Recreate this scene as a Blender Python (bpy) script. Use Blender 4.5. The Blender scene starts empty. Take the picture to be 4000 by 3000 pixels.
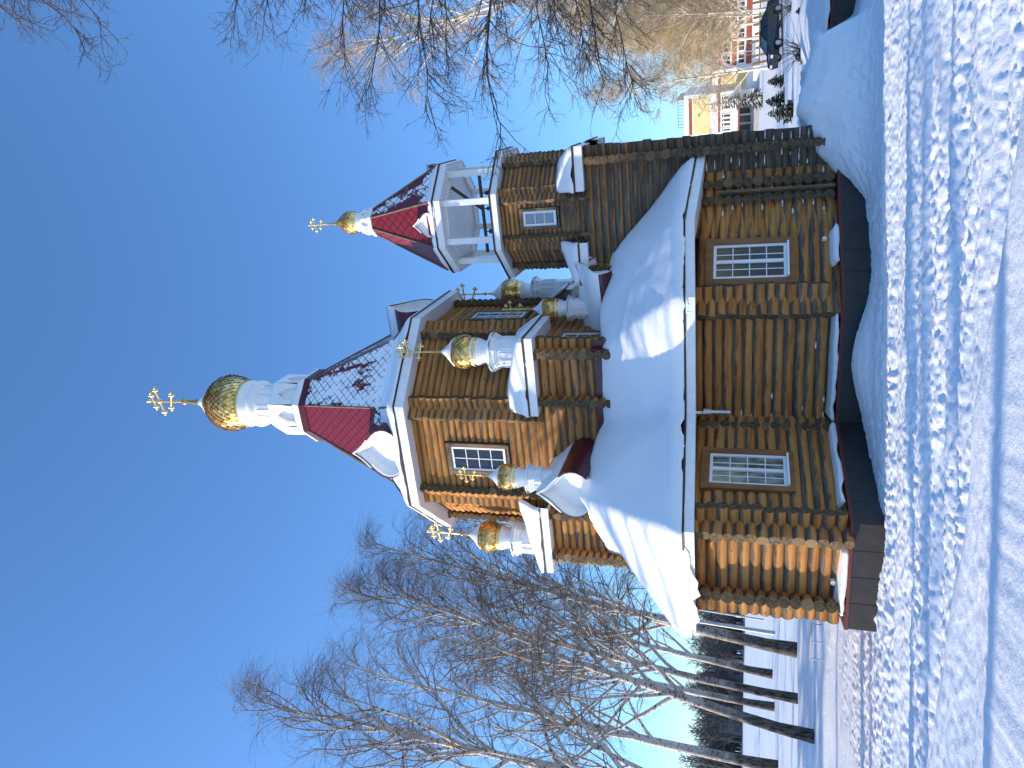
import bpy, bmesh, math, random
import numpy as np
from mathutils import Vector, Matrix, noise
R = math.radians
S = bpy.context.scene
COL = S.collection

# ------------------------------------------------------------------ camera
PITCH, ROLL, CAM_Z, FOC = R(17.5), R(0.7), 2.8, 1540.0
_f = Vector((0, math.cos(PITCH), math.sin(PITCH)))
_r = Vector((1, 0, 0)); _d = Vector((0, math.sin(PITCH), -math.cos(PITCH)))
_r2 = _r * math.cos(ROLL) - _d * math.sin(ROLL)
_d2 = _r * math.sin(ROLL) + _d * math.cos(ROLL)
cam = bpy.data.objects.new('camera', bpy.data.cameras.new('camera'))
COL.objects.link(cam); S.camera = cam
cam.data.sensor_width = 36; cam.data.lens = 36 * FOC / 2212.0
cam.data.clip_start = 0.1; cam.data.clip_end = 3000
M3 = Matrix((_d2, _r2, -_f)).transposed()          # the photograph lies on its side
cam.matrix_world = Matrix.Translation((0, 0, CAM_Z)) @ M3.to_4x4()
# ------------------------------------------------------------------ light
SUN_AZ, SUN_EL = 87.0, 14.5                          # degrees to the left of "towards the camera"
to_sun = Vector((-math.sin(R(SUN_AZ)) * math.cos(R(SUN_EL)), -math.cos(R(SUN_AZ)) * math.cos(R(SUN_EL)), math.sin(R(SUN_EL))))
w = bpy.data.worlds.new('World'); S.world = w; w.use_nodes = True
nt = w.node_tree; sky = nt.nodes.new('ShaderNodeTexSky'); sky.sky_type = 'NISHITA'; sky.sun_disc = False
sky.sun_elevation = R(SUN_EL); sky.sun_rotation = math.atan2(to_sun.x, to_sun.y)
sky.altitude = 100; sky.air_density = 1.0; sky.dust_density = 0.6; sky.ozone_density = 5.8
bg = nt.nodes['Background']; nt.links.new(sky.outputs[0], bg.inputs[0]); bg.inputs[1].default_value = 0.15
sl = bpy.data.lights.new('sun', 'SUN'); so = bpy.data.objects.new('sun', sl); COL.objects.link(so)
sl.energy = 3.3; sl.angle = R(0.5); sl.color = (1.0, 0.86, 0.68)
so.rotation_euler = to_sun.to_track_quat('Z', 'Y').to_euler(); so.location = to_sun * 200
S.view_settings.view_transform = 'Standard'; S.view_settings.look = 'None'
S.view_settings.exposure = 1.22; S.view_settings.gamma = 1
S.cycles.max_bounces = 6; S.cycles.use_denoising = True

# ------------------------------------------------------------------ materials
def mat(name, col=(.5, .5, .5), rough=.6, metal=0.0, spec=.3):
    m = bpy.data.materials.new(name); m.use_nodes = True
    b = m.node_tree.nodes['Principled BSDF']
    b.inputs['Base Color'].default_value = (*col, 1); b.inputs['Roughness'].default_value = rough
    b.inputs['Metallic'].default_value = metal; b.inputs['Specular IOR Level'].default_value = spec
    return m
class N:
    """tiny node-graph helper"""
    def __init__(s, m): s.t = m.node_tree; s.b = s.t.nodes['Principled BSDF']
    def add(s, typ, **kw):
        n = s.t.nodes.new(typ)
        for k, v in kw.items(): setattr(n, k, v)
        return n
    def put(s, sock, v):
        if isinstance(v, bpy.types.NodeSocket): s.t.links.new(v, sock)
        elif isinstance(v, (tuple, list)) and len(v) == 3 and sock.type == 'RGBA': sock.default_value = (*v, 1)
        else: sock.default_value = v
    def math(s, op, a, b=0.0, c=0.0, clamp=False):
        n = s.add('ShaderNodeMath', operation=op, use_clamp=clamp)
        for i, v in enumerate((a, b, c)): s.put(n.inputs[i], v)
        return n.outputs[0]
    def mix(s, f, a, b):
        n = s.add('ShaderNodeMix', data_type='RGBA'); s.put(n.inputs[0], f); s.put(n.inputs[6], a); s.put(n.inputs[7], b)
        return n.outputs[2]
    def noise(s, vec=None, scale=5, detail=4, rough=.55):
        n = s.add('ShaderNodeTexNoise'); n.inputs['Scale'].default_value = scale; n.inputs['Detail'].default_value = detail
        n.inputs['Roughness'].default_value = rough
        if vec is not None: s.t.links.new(vec, n.inputs['Vector'])
        return n.outputs[0]
    def ramp(s, f, lo, hi):
        n = s.add('ShaderNodeMapRange'); s.put(n.inputs[0], f); n.inputs[1].default_value = lo; n.inputs[2].default_value = hi
        n.interpolation_type = 'SMOOTHSTEP'
        return n.outputs[0]
    def attr(s, name): return s.add('ShaderNodeAttribute', attribute_name=name).outputs['Fac']
    def obj(s): return s.add('ShaderNodeTexCoord').outputs['Object']
    def sep(s, v):
        n = s.add('ShaderNodeSeparateXYZ'); s.t.links.new(v, n.inputs[0]); return n.outputs
    def comb(s, x, y, z):
        n = s.add('ShaderNodeCombineXYZ')
        for i, v in enumerate((x, y, z)): s.put(n.inputs[i], v)
        return n.outputs[0]
    def scale(s, v, sc):
        n = s.add('ShaderNodeMapping'); s.t.links.new(v, n.inputs[0]); n.inputs['Scale'].default_value = sc; return n.outputs[0]
    def bump(s, h, strength=.3, dist=.02):
        n = s.add('ShaderNodeBump'); s.put(n.inputs['Height'], h); n.inputs['Strength'].default_value = strength
        n.inputs['Distance'].default_value = dist; s.t.links.new(n.outputs[0], s.b.inputs['Normal'])
    def color(s, v): s.put(s.b.inputs['Base Color'], v)
    def rough(s, v): s.put(s.b.inputs['Roughness'], v)

def mk_log():
    m = mat('weathered_log', rough=.75, spec=.2); n = N(m)
    al, ti, we = n.attr('along'), n.attr('tint'), n.attr('weather')
    x, y, z = n.sep(n.obj())
    vec = n.comb(n.math('ADD', n.math('MULTIPLY', al, .55), n.math('MULTIPLY', ti, 37)), n.math('MULTIPLY', z, 7), n.math('MULTIPLY', ti, 11))
    grain = n.noise(vec, 2.2, 6, .65)
    vec2 = n.comb(n.math('ADD', al, n.math('MULTIPLY', ti, 57)), n.math('MULTIPLY', z, 2.2), ti)
    patch = n.noise(vec2, 2.6, 3, .6)
    fine = n.noise(n.comb(n.math('ADD', n.math('MULTIPLY', al, 5), ti), n.math('MULTIPLY', z, 40), n.math('MULTIPLY', ti, 5)), 2.0, 3, .6)
    gold = n.mix(n.ramp(grain, .3, .72), (.19, .068, .017), (.51, .222, .062))
    gold = n.mix(n.math('MULTIPLY', ti, .55), gold, (.53, .285, .095))
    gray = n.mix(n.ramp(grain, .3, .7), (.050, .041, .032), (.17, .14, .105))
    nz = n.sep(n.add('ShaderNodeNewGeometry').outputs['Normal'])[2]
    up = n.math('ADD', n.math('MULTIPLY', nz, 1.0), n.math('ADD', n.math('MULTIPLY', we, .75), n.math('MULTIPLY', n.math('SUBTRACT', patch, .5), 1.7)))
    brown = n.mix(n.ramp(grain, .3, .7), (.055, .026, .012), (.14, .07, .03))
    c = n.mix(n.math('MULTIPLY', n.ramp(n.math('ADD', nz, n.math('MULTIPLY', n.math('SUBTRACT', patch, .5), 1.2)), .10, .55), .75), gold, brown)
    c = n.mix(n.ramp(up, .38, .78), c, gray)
    kn = n.add('ShaderNodeTexVoronoi'); kn.inputs['Scale'].default_value = 1.6
    n.t.links.new(n.comb(n.math('ADD', al, n.math('MULTIPLY', ti, 83)), n.math('MULTIPLY', z, 2.6), n.math('MULTIPLY', ti, 3)), kn.inputs['Vector'])
    c = n.mix(n.math('MULTIPLY', n.ramp(kn.outputs['Distance'], .10, .04), .75), c, (.055, .026, .012))
    c = n.mix(n.math('MULTIPLY', n.ramp(fine, .60, .74), .55), c, (.05, .03, .016))
    n.color(c); n.bump(n.math('ADD', grain, n.math('MULTIPLY', fine, .6)), .45, .02)
    return m
def mk_log_end():
    m = mat('log_end_grain', rough=.85, spec=.1); n = N(m)
    g = n.noise(n.obj(), 14, 5, .7); ti = n.attr('tint')
    c = n.mix(n.ramp(g, .3, .7), (.045, .034, .024), (.17, .125, .075))
    c = n.mix(n.ramp(ti, .8, .98), c, (.20, .145, .08))
    ri = n.math('SINE', n.math('MULTIPLY', n.attr('along'), 190.0))
    c = n.mix(n.math('MULTIPLY', n.ramp(ri, .2, 1.0), .35), c, (.03, .022, .016))
    n.color(c); n.bump(g, .4, .02); return m
def mk_snow(name='snow', bump=.25, sc=9.0, dist=.03):
    m = mat(name, (.86, .88, .90), .55, spec=.25); n = N(m)
    o = n.obj(); a = n.noise(o, sc, 5, .6); b = n.noise(o, sc * 9, 3, .6)
    n.color(n.mix(n.noise(o, 1.3, 3), (.76, .785, .81), (.83, .835, .84)))
    n.bump(n.math('ADD', a, n.math('MULTIPLY', b, .22)), bump, dist)
    n.b.inputs['Subsurface Weight'].default_value = 0.0
    return m
def mk_tile():
    """burgundy diamond metal tiles with wind-blown snow caught on them"""
    m = mat('burgundy_tile', rough=.38, spec=.45); n = N(m)
    u, v, sb = n.attr('tu'), n.attr('tv'), n.attr('snowb'); k = 1 / .30
    a = n.math('FRACT', n.math('MULTIPLY', n.math('ADD', u, n.math('MULTIPLY', v, .8)), k))
    b = n.math('FRACT', n.math('MULTIPLY', n.math('SUBTRACT', u, n.math('MULTIPLY', v, .8)), k))
    la = n.math('MINIMUM', a, b)
    line = n.ramp(la, .14, .05)
    big = n.noise(n.comb(n.math('MULTIPLY', u, 1.5), n.math('MULTIPLY', v, .35), sb), 1.7, 3, .6)
    sm = n.noise(n.comb(u, v, sb), 7, 4, .7)
    val = n.math('ADD', n.math('ADD', sb, n.math('MULTIPLY', n.math('SUBTRACT', big, .5), 1.5)), n.math('MULTIPLY', n.math('SUBTRACT', sm, .5), .8))
    val = n.math('SUBTRACT', val, n.math('MULTIPLY', n.math('MINIMUM', n.math('MULTIPLY', line, .5), .5), .6))
    mask = n.ramp(val, .48, .56)
    base = n.mix(line, n.mix(n.noise(n.obj(), 3, 3), (.15, .012, .020), (.20, .018, .028)), (.035, .004, .007))
    n.color(n.mix(mask, base, (.86, .88, .90)))
    n.rough(n.math('ADD', .36, n.math('MULTIPLY', mask, .3)))
    n.bump(n.math('ADD', n.math('MULTIPLY', la, .6), n.math('MULTIPLY', mask, .8)), .55, .03)
    return m
def mk_noisy(name, c1, c2, sc=6, rough=.6, bump=.2, spec=.3, metal=0, dist=.01, stretch=(1, 1, 1)):
    m = mat(name, c1, rough, metal, spec); n = N(m); v = n.scale(n.obj(), stretch)
    g = n.noise(v, sc, 5, .6); n.color(n.mix(n.ramp(g, .32, .68), c1, c2)); n.bump(g, bump, dist); return m
def mk_gold():
    m = mat('gold_tile', rough=.2, metal=.72); n = N(m); ti = n.attr('tint')
    n.color(n.mix(ti, (.60, .35, .085), (.95, .65, .25))); n.rough(n.math('ADD', .14, n.math('MULTIPLY', ti, .20))); return m
def mk_soffit():
    m = mat('white_siding', (.80, .80, .78), .45); n = N(m); x, y, z = n.sep(n.obj())
    f = n.math('FRACT', n.math('MULTIPLY', x, 9)); n.color(n.mix(n.ramp(f, .10, .04), (.80, .80, .79), (.50, .50, .50))); n.bump(n.ramp(f, .04, .12), .3, .01); return m
def mk_skirt():
    m = mat('dark_skirting', rough=.42, spec=.4); n = N(m); o = n.obj()
    a = n.noise(o, 60, 2, .7); b = n.noise(o, 3, 3)
    c = n.mix(n.ramp(b, .3, .7), (.017, .017, .018), (.028, .027, .028)); n.color(n.mix(n.ramp(a, .64, .74), c, (.10, .085, .08))); n.bump(a, .2, .005); return m
def mk_bark():
    """birch: white stem with dark lenticels above, black fissured foot, brown twigs"""
    m = mat('birch_bark', rough=.8, spec=.2); n = N(m); rd = n.attr('rad'); x, y, z = n.sep(n.obj())
    ms = n.noise(n.comb(n.math('MULTIPLY', x, 2.5), n.math('MULTIPLY', y, 2.5), n.math('MULTIPLY', z, 7)), 1.6, 4, .65)
    pt = n.noise(n.comb(x, y, n.math('MULTIPLY', z, .8)), 2.2, 3, .6)
    foot = n.ramp(n.math('ADD', z, n.math('MULTIPLY', n.math('SUBTRACT', pt, .5), 6)), 6.5, 1.5)
    w_ = n.mix(n.ramp(ms, .54, .62), (.50, .46, .42), (.03, .026, .024))
    foot_c = n.mix(n.ramp(n.noise(n.comb(n.math('MULTIPLY', x, 9), n.math('MULTIPLY', y, 9), n.math('MULTIPLY', z, 2)), 1.5, 4, .7), .4, .62), (.022, .02, .018), (.13, .115, .10))
    c = n.mix(foot, w_, foot_c)
    c = n.mix(n.ramp(rd, .045, .018), c, (.16, .13, .115)); c = n.mix(n.ramp(rd, .020, .009), c, (.145, .108, .085))
    n.color(c); n.bump(ms, .5, .03); return m
def mk_twig(name, c1, c2, c3):
    m = mat(name, rough=.8, spec=.15); n = N(m); rd = n.attr('rad')
    g = n.noise(n.obj(), 6, 4, .6); c = n.mix(g, c1, c2); n.color(n.mix(n.ramp(rd, .03, .008), c, c3)); n.bump(g, .4, .02); return m
def mk_cross():
    m = mat('gold_cross', (.80, .58, .24), .32, .85); return m
MAT = dict(cross=mk_cross(), log=mk_log(), log_end=mk_log_end(), snow=mk_snow(), tile=mk_tile(), gold=mk_gold(), soffit=mk_soffit(), skirt=mk_skirt(), bark=mk_bark(),
    white=mk_noisy('white_paint', (.80, .80, .79), (.74, .745, .75), 5, .42, .05),
    drum=mk_noisy('white_metal', (.82, .82, .81), (.76, .77, .78), 3, .38, .04),
    shade_panel=mk_noisy('grey_panel', (.58, .59, .60), (.54, .55, .56), 3, .5, .04),
    burg=mk_noisy('burgundy_metal', (.085, .009, .014), (.065, .007, .010), 4, .35, .1, .5),
    redtrim=mk_noisy('brown_red_trim', (.14, .03, .03), (.10, .022, .022), 8, .45, .1),
    edge=mk_noisy('dark_roof_edge', (.03, .02, .02), (.05, .03, .03), 8, .5, .1),
    cas=mk_noisy('orange_casing_wood', (.27, .125, .045), (.19, .08, .028), 5, .5, .25, .3, 0, .006, (1, 1, .25)),
    oldcas=mk_noisy('grey_casing_wood', (.20, .14, .09), (.12, .085, .06), 6, .7, .3, .2, 0, .006, (1, 1, .3)),
    glass=mk_noisy('window_glass', (.012, .016, .02), (.03, .035, .04), 2, .04, .03, .6),
    curtain=mk_noisy('curtain_behind_glass', (.30, .27, .21), (.07, .065, .06), 3.2, .06, .04, .6, 0, .01, (3, 3, 1)),
    pane_sky=mk_noisy('sky_sheen_glass', (.30, .34, .40), (.22, .26, .32), 1.5, .06, .02, .6),  # pale sky reflection painted into the pane colour
    zinc=mk_noisy('galvanised_pipe', (.48, .50, .52), (.38, .40, .42), 6, .35, .05, .5, .8),
    bronze=mk_noisy('dark_bronze', (.05, .038, .025), (.08, .06, .035), 6, .4, .1, .5, .8),
    beam=mk_noisy('dark_beam', (.10, .065, .04), (.07, .045, .03), 6, .6, .2),
    lamp=mat('cream_lamp', (.75, .70, .55), .3),
    bark_dark=mk_twig('grey_branch_bark', (.055, .05, .048), (.11, .10, .09), (.07, .055, .048)),
    bark_tan=mk_twig('tan_birch_twigs', (.72, .66, .57), (.42, .35, .26), (.36, .27, .155)),
    fir=mk_noisy('fir_needles', (.012, .025, .012), (.03, .05, .022), 9, .7, .3),
    forest=mk_noisy('forest_twigs', (.085, .08, .08), (.14, .13, .125), .2, .9, .1, .1),
    yellow=mk_noisy('yellow_panel', (.66, .53, .27), (.60, .48, .24), .5, .55, .02),
    redband=mk_noisy('red_band', (.30, .07, .045), (.26, .06, .04), 1, .5, .02),
    dullred=mk_noisy('dull_red_roof', (.12, .06, .055), (.10, .05, .045), 1, .6, .1), fgrey=mk_noisy('blue_grey_wall', (.17, .175, .19), (.14, .145, .155), 1, .8, .1),
    wpanel=mk_noisy('white_panel', (.75, .75, .73), (.70, .70, .69), 1, .5, .02),
    greyc=mk_noisy('grey_concrete', (.34, .33, .32), (.28, .28, .27), 2, .8, .1),
    carblack=mk_noisy('black_car_paint', (.010, .010, .012), (.014, .014, .016), 2, .22, .02, .5),
    tyre=mat('black_rubber', (.012, .012, .012), .8), rim=mat('alloy_rim', (.4, .4, .42), .3, .9),
    lampglass=mat('headlamp_glass', (.55, .58, .6), .1, 0, .6), redglass=mat('tail_lamp_red', (.25, .01, .01), .15),
    picket=mk_noisy('weathered_picket', (.27, .20, .13), (.17, .13, .09), 4, .8, .3, .2, 0, .01, (1, 1, .3)),
    steel=mk_noisy('grey_steel', (.42, .42, .41), (.33, .33, .33), 3, .5, .1, .4, .2))

# ------------------------------------------------------------------ mesh helpers
class MB:
    def __init__(s): s.v = []; s.f = []; s.m = []; s.sm = []; s.a = {}
    def add(s, vs, fs, mi=0, smooth=False, **attrs):
        o = len(s.v); s.v += [tuple(p) for p in vs]
        for k in set(s.a) | set(attrs):
            L = s.a.setdefault(k, [0.0] * o); val = attrs.get(k, 0.0)
            L += list(val) if hasattr(val, '__len__') else [val] * len(vs)
        for f in fs: s.f.append([i + o for i in f]); s.m.append(mi); s.sm.append(smooth)
    def build(s, name, mats, parent=None):
        me = bpy.data.meshes.new(name); me.from_pydata(s.v, [], s.f)
        for mm in (mats if isinstance(mats, (list, tuple)) else [mats]): me.materials.append(mm)
        me.polygons.foreach_set('material_index', s.m); me.polygons.foreach_set('use_smooth', s.sm)
        for k, L in s.a.items(): me.attributes.new(k, 'FLOAT', 'POINT').data.foreach_set('value', L)
        me.update(); o = bpy.data.objects.new(name, me); COL.objects.link(o); o.parent = parent; return o
def tag(o, label=None, cat=None, group=None, kind=None):
    for k, v in (('label', label), ('category', cat), ('group', group), ('kind', kind)):
        if v: o[k] = v
    return o
def empty(name, loc, rz=0.0):
    o = bpy.data.objects.new(name, None); COL.objects.link(o); o.location = loc; o.rotation_euler = (0, 0, rz); o.empty_display_size = .3; return o
def copy_tree(o, parent=None):
    c = o.copy(); COL.objects.link(c)
    if parent: c.parent = parent
    for ch in list(o.children): copy_tree(ch, c)
    return c
V = Vector
class Fr:
    """wall frame: s runs from A to B, z up, o outwards"""
    def __init__(s, A, B, centre=(0, 0)):
        s.A = V((A[0], A[1], 0)); B = V((B[0], B[1], 0)); s.L = (B - s.A).length; s.e = (B - s.A) / s.L
        s.n = V((s.e.y, -s.e.x, 0)); mid = (s.A + B) / 2 - V((centre[0], centre[1], 0))
        if s.n.dot(mid) < 0: s.n = -s.n
    def P(s, a, z, o=0.0): p = s.A + s.e * a + s.n * o; return V((p.x, p.y, z))
BOXF = [(0, 3, 2, 1), (4, 5, 6, 7), (0, 1, 5, 4), (1, 2, 6, 5), (2, 3, 7, 6), (3, 0, 4, 7)]
def fbox(mb, fr, s0, s1, z0, z1, o0, o1, mi=0):
    mb.add([fr.P(a, z, o) for z in (z0, z1) for a, o in ((s0, o0), (s1, o0), (s1, o1), (s0, o1))], BOXF, mi)
def box(mb, x0, x1, y0, y1, z0, z1, mi=0):
    mb.add([(x, y, z) for z in (z0, z1) for x, y in ((x0, y0), (x1, y0), (x1, y1), (x0, y1))], BOXF, mi)
def tube(mb, p0, p1, r0, r1=None, n=8, mi=0, caps=True, **at):
    r1 = r0 if r1 is None else r1; p0, p1 = V(p0), V(p1); t = (p1 - p0).normalized()
    a = t.cross(V((0, 0, 1)) if abs(t.z) < .9 else V((1, 0, 0))).normalized(); b = t.cross(a)
    vs = [p + (a * math.cos(2 * math.pi * i / n) + b * math.sin(2 * math.pi * i / n)) * r for p, r in ((p0, r0), (p1, r1)) for i in range(n)]
    mb.add(vs, [(i, (i + 1) % n, n + (i + 1) % n, n + i) for i in range(n)], mi, True, **at)
    if caps: mb.add(vs[:n], [tuple(range(n))], mi, False, **at); mb.add(vs[n:], [tuple(range(n))], mi, False, **at)
def lathe(mb, prof, c=(0, 0, 0), n=24, mi=0, smooth=True, ph=0.0, cap=False, **at):
    vs = [(c[0] + r * math.cos(2 * math.pi * (i + ph) / n), c[1] + r * math.sin(2 * math.pi * (i + ph) / n), c[2] + z) for r, z in prof for i in range(n)]
    fs = [(k * n + i, k * n + (i + 1) % n, (k + 1) * n + (i + 1) % n, (k + 1) * n + i) for k in range(len(prof) - 1) for i in range(n)]
    if cap: fs.append(tuple(range((len(prof) - 1) * n, len(prof) * n)))
    mb.add(vs, fs, mi, smooth, **at)
def ball(mb, c, r, mi=0, n=10):
    lathe(mb, [(max(.001, r * math.sin(math.pi * k / 6)), -r * math.cos(math.pi * k / 6)) for k in range(7)], c, n, mi)
def offset_poly(poly, d, closed=True):
    """inset a counter-clockwise polygon by d with mitred corners"""
    n = len(poly); out = []
    for i in range(n):
        p = V(poly[i][:2]); a = V(poly[i - 1][:2]) if (closed or i > 0) else None; b = V(poly[(i + 1) % n][:2]) if (closed or i < n - 1) else None
        ns = []
        for u, v_ in ((a, p), (p, b)):
            if u is None or v_ is None: continue
            e = (v_ - u).normalized(); ns.append(V((-e.y, e.x)))
        if len(ns) == 1: m = ns[0]
        else: m = (ns[0] + ns[1]) / max(.3, 1 + ns[0].dot(ns[1]))
        out.append(p + m * d)
    return out
def sweep(mb, poly, prof, closed=True, mi=0, smooth=False):
    """poly: 3D corner points; prof: (inset, dz)"""
    n = len(poly); rings = []
    for d, dz in prof:
        op = offset_poly(poly, d, closed); rings += [(q.x, q.y, poly[i][2] + dz) for i, q in enumerate(op)]
    m = n if closed else n - 1
    for k in range(len(prof) - 1):
        mb.add([rings[k * n + i] for i in range(n)] + [rings[(k + 1) * n + i] for i in range(n)], [(i, (i + 1) % n, n + (i + 1) % n, n + i) for i in range(m)], mi, smooth)
def L(p, q, z=0.0): return (q, -p, z)                # church axes: p towards the near side, q towards the bell tower

# ------------------------------------------------------------------ log walls
def add_log(mb, fr, s0, s1, z, r, rng, weather, stretch=True):
    n = 14; k = max(1, int((s1 - s0) / .7)); ti = rng.random(); so_ = rng.random() * 20; wob = [rng.uniform(.965, 1.03) for _ in range(k + 1)]
    oo = rng.uniform(-.012, .012); vs = []; al = []
    for j in range(k + 1):
        s_ = s0 + (s1 - s0) * j / k
        for i in range(n):
            a = 2 * math.pi * i / n; vs.append(fr.P(s_, z + r * wob[j] * math.sin(a), oo + r * wob[j] * math.cos(a))); al.append(s_ + so_)
    mb.add(vs, [(j * n + i, j * n + (i + 1) % n, (j + 1) * n + (i + 1) % n, (j + 1) * n + i) for j in range(k) for i in range(n)], 0, True, along=al, tint=ti, weather=weather)
    for j, s_ in ((0, s0), (k, s1)):
        ring = vs[j * n:(j + 1) * n]
        mb.add(ring + [fr.P(s_ + (.004 if j else -.004), z, oo)], [(i, (i + 1) % n, n) for i in range(n)], 1, False, along=[r] * n + [0.0], tint=ti, weather=weather)
def log_wall(mb, fr, z0, z1, c, ea, eb, phase=0.0, openings=(), seed=0, wlo=.58, whi=-.05, s0=0.0, s1=None):
    rng = random.Random(seed); s1 = fr.L if s1 is None else s1; i = -1 if phase else 0
    while True:
        z = z0 + phase * c + c / 2 + i * c
        if z - c * .35 > z1: break
        t = min(1, max(0, (z - z0) / (z1 - z0))); we = wlo + (whi - wlo) * t ** 1.1 + rng.uniform(-.22, .22)
        spans = [(s0 - ea * rng.uniform(.93, 1.06), s1 + eb * rng.uniform(.93, 1.06))]
        for (a, b, za, zb) in openings:
            if za - c * .3 < z < zb + c * .3:
                spans = [sp for u, v_ in spans for sp in ((u, min(v_, a)), (max(u, b), v_)) if sp[1] - sp[0] > .03]
        r = c * .565 * rng.uniform(.93, 1.07)
        for u, v_ in spans: add_log(mb, fr, u, v_, z, r, rng, we)
        i += 1
def log_part(parent, fr, *a, name='log_wall', **k):
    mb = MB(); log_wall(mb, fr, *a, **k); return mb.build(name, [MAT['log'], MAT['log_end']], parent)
def window(parent, fr, sc, z0, z1, wd, cols, rows, sashes, out, cw, cas='cas', glass='glass', head=0.0, sill=True):
    a, b = sc - wd / 2, sc + wd / 2; t = .068; mb = MB()
    fbox(mb, fr, a, a + t, z0, z1, out - .06, out); fbox(mb, fr, b - t, b, z0, z1, out - .06, out)
    fbox(mb, fr, a + t, b - t, z0, z0 + t, out - .06, out); fbox(mb, fr, a + t, b - t, z1 - t, z1, out - .06, out)
    sw = (b - a - 2 * t) / sashes; g0 = out - .035
    for k in range(1, sashes): fbox(mb, fr, a + t + k * sw - .045, a + t + k * sw + .045, z0 + t, z1 - t, out - .06, out + .008)
    for s_ in range(sashes):
        for c_ in range(1, cols): x = a + t + s_ * sw + sw * c_ / cols; fbox(mb, fr, x - .011, x + .011, z0 + t, z1 - t, g0, g0 + .014)
    for r_ in range(1, rows): z = z0 + t + (z1 - z0 - 2 * t) * r_ / rows; fbox(mb, fr, a + t, b - t, z - .011, z + .011, g0, g0 + .0155)
    w_ = mb.build('window', MAT['white'], parent)
    g = MB(); fbox(g, fr, a + t * .5, b - t * .5, z0 + t * .5, z1 - t * .5, g0 - .02, g0); g.build('pane', MAT[glass], w_)
    k = MB()
    fbox(k, fr, a - cw, a - .004, z0 - cw * .5, z1, out - .25, out + .035); fbox(k, fr, b + .004, b + cw, z0 - cw * .5, z1, out - .25, out + .035)
    fbox(k, fr, a - cw - head, b + cw + head, z1 + .003, z1 + cw * 1.15, out - .25, out + .045); fbox(k, fr, a - cw * .9, b + cw * .9, z0 - cw * 1.05, z0 - .053, out - .25, out + .03)
    k.build('casing', MAT[cas], w_)
    if sill:
        q = MB(); fbox(q, fr, a - .0, b + .0, z0 - .05, z0 - .003, out - .06, out + .11); q.build('sill', MAT['white'], w_)
    return w_

# ------------------------------------------------------------------ snow sheets
def snow_sheet(name, polys, thick, seg=.22, amp=.05, lip=.07, seed=0, parent=None, smooth_it=2, freq=.9, drop=None, hang=None):
    """polys: 3D facets sharing edges -> a soft blanket that follows them"""
    bm = bmesh.new(); key = {}
    def vv(p):
        k = tuple(round(x, 4) for x in p)
        if k not in key: key[k] = bm.verts.new(p)
        return key[k]
    for po in polys: bm.faces.new([vv(p) for p in po])
    bmesh.ops.triangulate(bm, faces=bm.faces)
    for _ in range(7):
        es = [e for e in bm.edges if e.calc_length() > seg]
        if not es: break
        bmesh.ops.subdivide_edges(bm, edges=es, cuts=1); bmesh.ops.triangulate(bm, faces=[f for f in bm.faces if len(f.verts) > 3])
    bm.normal_update()
    inner = [v for v in bm.verts if not v.is_boundary]
    for _ in range(smooth_it): bmesh.ops.smooth_vert(bm, verts=inner, factor=.5, use_axis_x=True, use_axis_y=True, use_axis_z=True)
    bm.normal_update(); cen = sum((v.co for v in bm.verts), V()) / len(bm.verts); off = seed * 7.31
    bnd = [v for v in bm.verts if v.is_boundary]
    outw = {}
    for v in bnd:
        d = V()
        for e in v.link_edges:
            if e.is_boundary:
                f = e.link_faces[0]; t = e.verts[0].co - e.verts[1].co; nn = t.cross(f.normal); mid = (e.verts[0].co + e.verts[1].co) / 2
                if nn.dot(f.calc_center_median() - mid) > 0: nn = -nn
                d += nn.normalized()
        outw[v] = d.normalized() if d.length > 0 else d
    for v in bm.verts:
        c = v.co * freq; h = noise.noise(V((c.x + off, c.y, c.z))) * amp + noise.noise(V((c.x * 3.1 + off, c.y * 3.1, 5))) * amp * .35
        v.co = v.co + V((0, 0, 1)) * (thick + h)
    tops = {}
    for v in bnd:
        o = outw[v]; nz = noise.noise(V((v.co.x * 2.3 + off, v.co.y * 2.3, 1.7))); n2 = noise.noise(V((v.co.x * 9 + off, v.co.y * 9, 4.7)))
        low = o.z < -.12
        hg = hang(v.co) if hang else 0
        v.co += o * (lip * (.9 + .6 * nz) + hg * .35 if low else 0) + V((0, 0, -thick * (.35 + .3 * nz)))
        dz = thick * (.55 + .25 * nz) + (drop * max(0, nz + .15) if (drop and low) else 0) + n2 * .02 + hg * (1 + .35 * n2 + .5 * nz)
        tops[v] = bm.verts.new(v.co + V((0, 0, -dz)) - o * (.02 + .03 * abs(n2)))
    for e in [e for e in bm.edges if e.is_boundary and e.verts[0] in tops and e.verts[1] in tops]:
        a, b = e.verts; bm.faces.new((a, b, tops[b], tops[a]))
    bmesh.ops.recalc_face_normals(bm, faces=bm.faces)
    me = bpy.data.meshes.new(name); bm.to_mesh(me); bm.free(); me.polygons.foreach_set('use_smooth', [True] * len(me.polygons))
    me.materials.append(MAT['snow']); o = bpy.data.objects.new(name, me); COL.objects.link(o); o.parent = parent; return o

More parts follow.
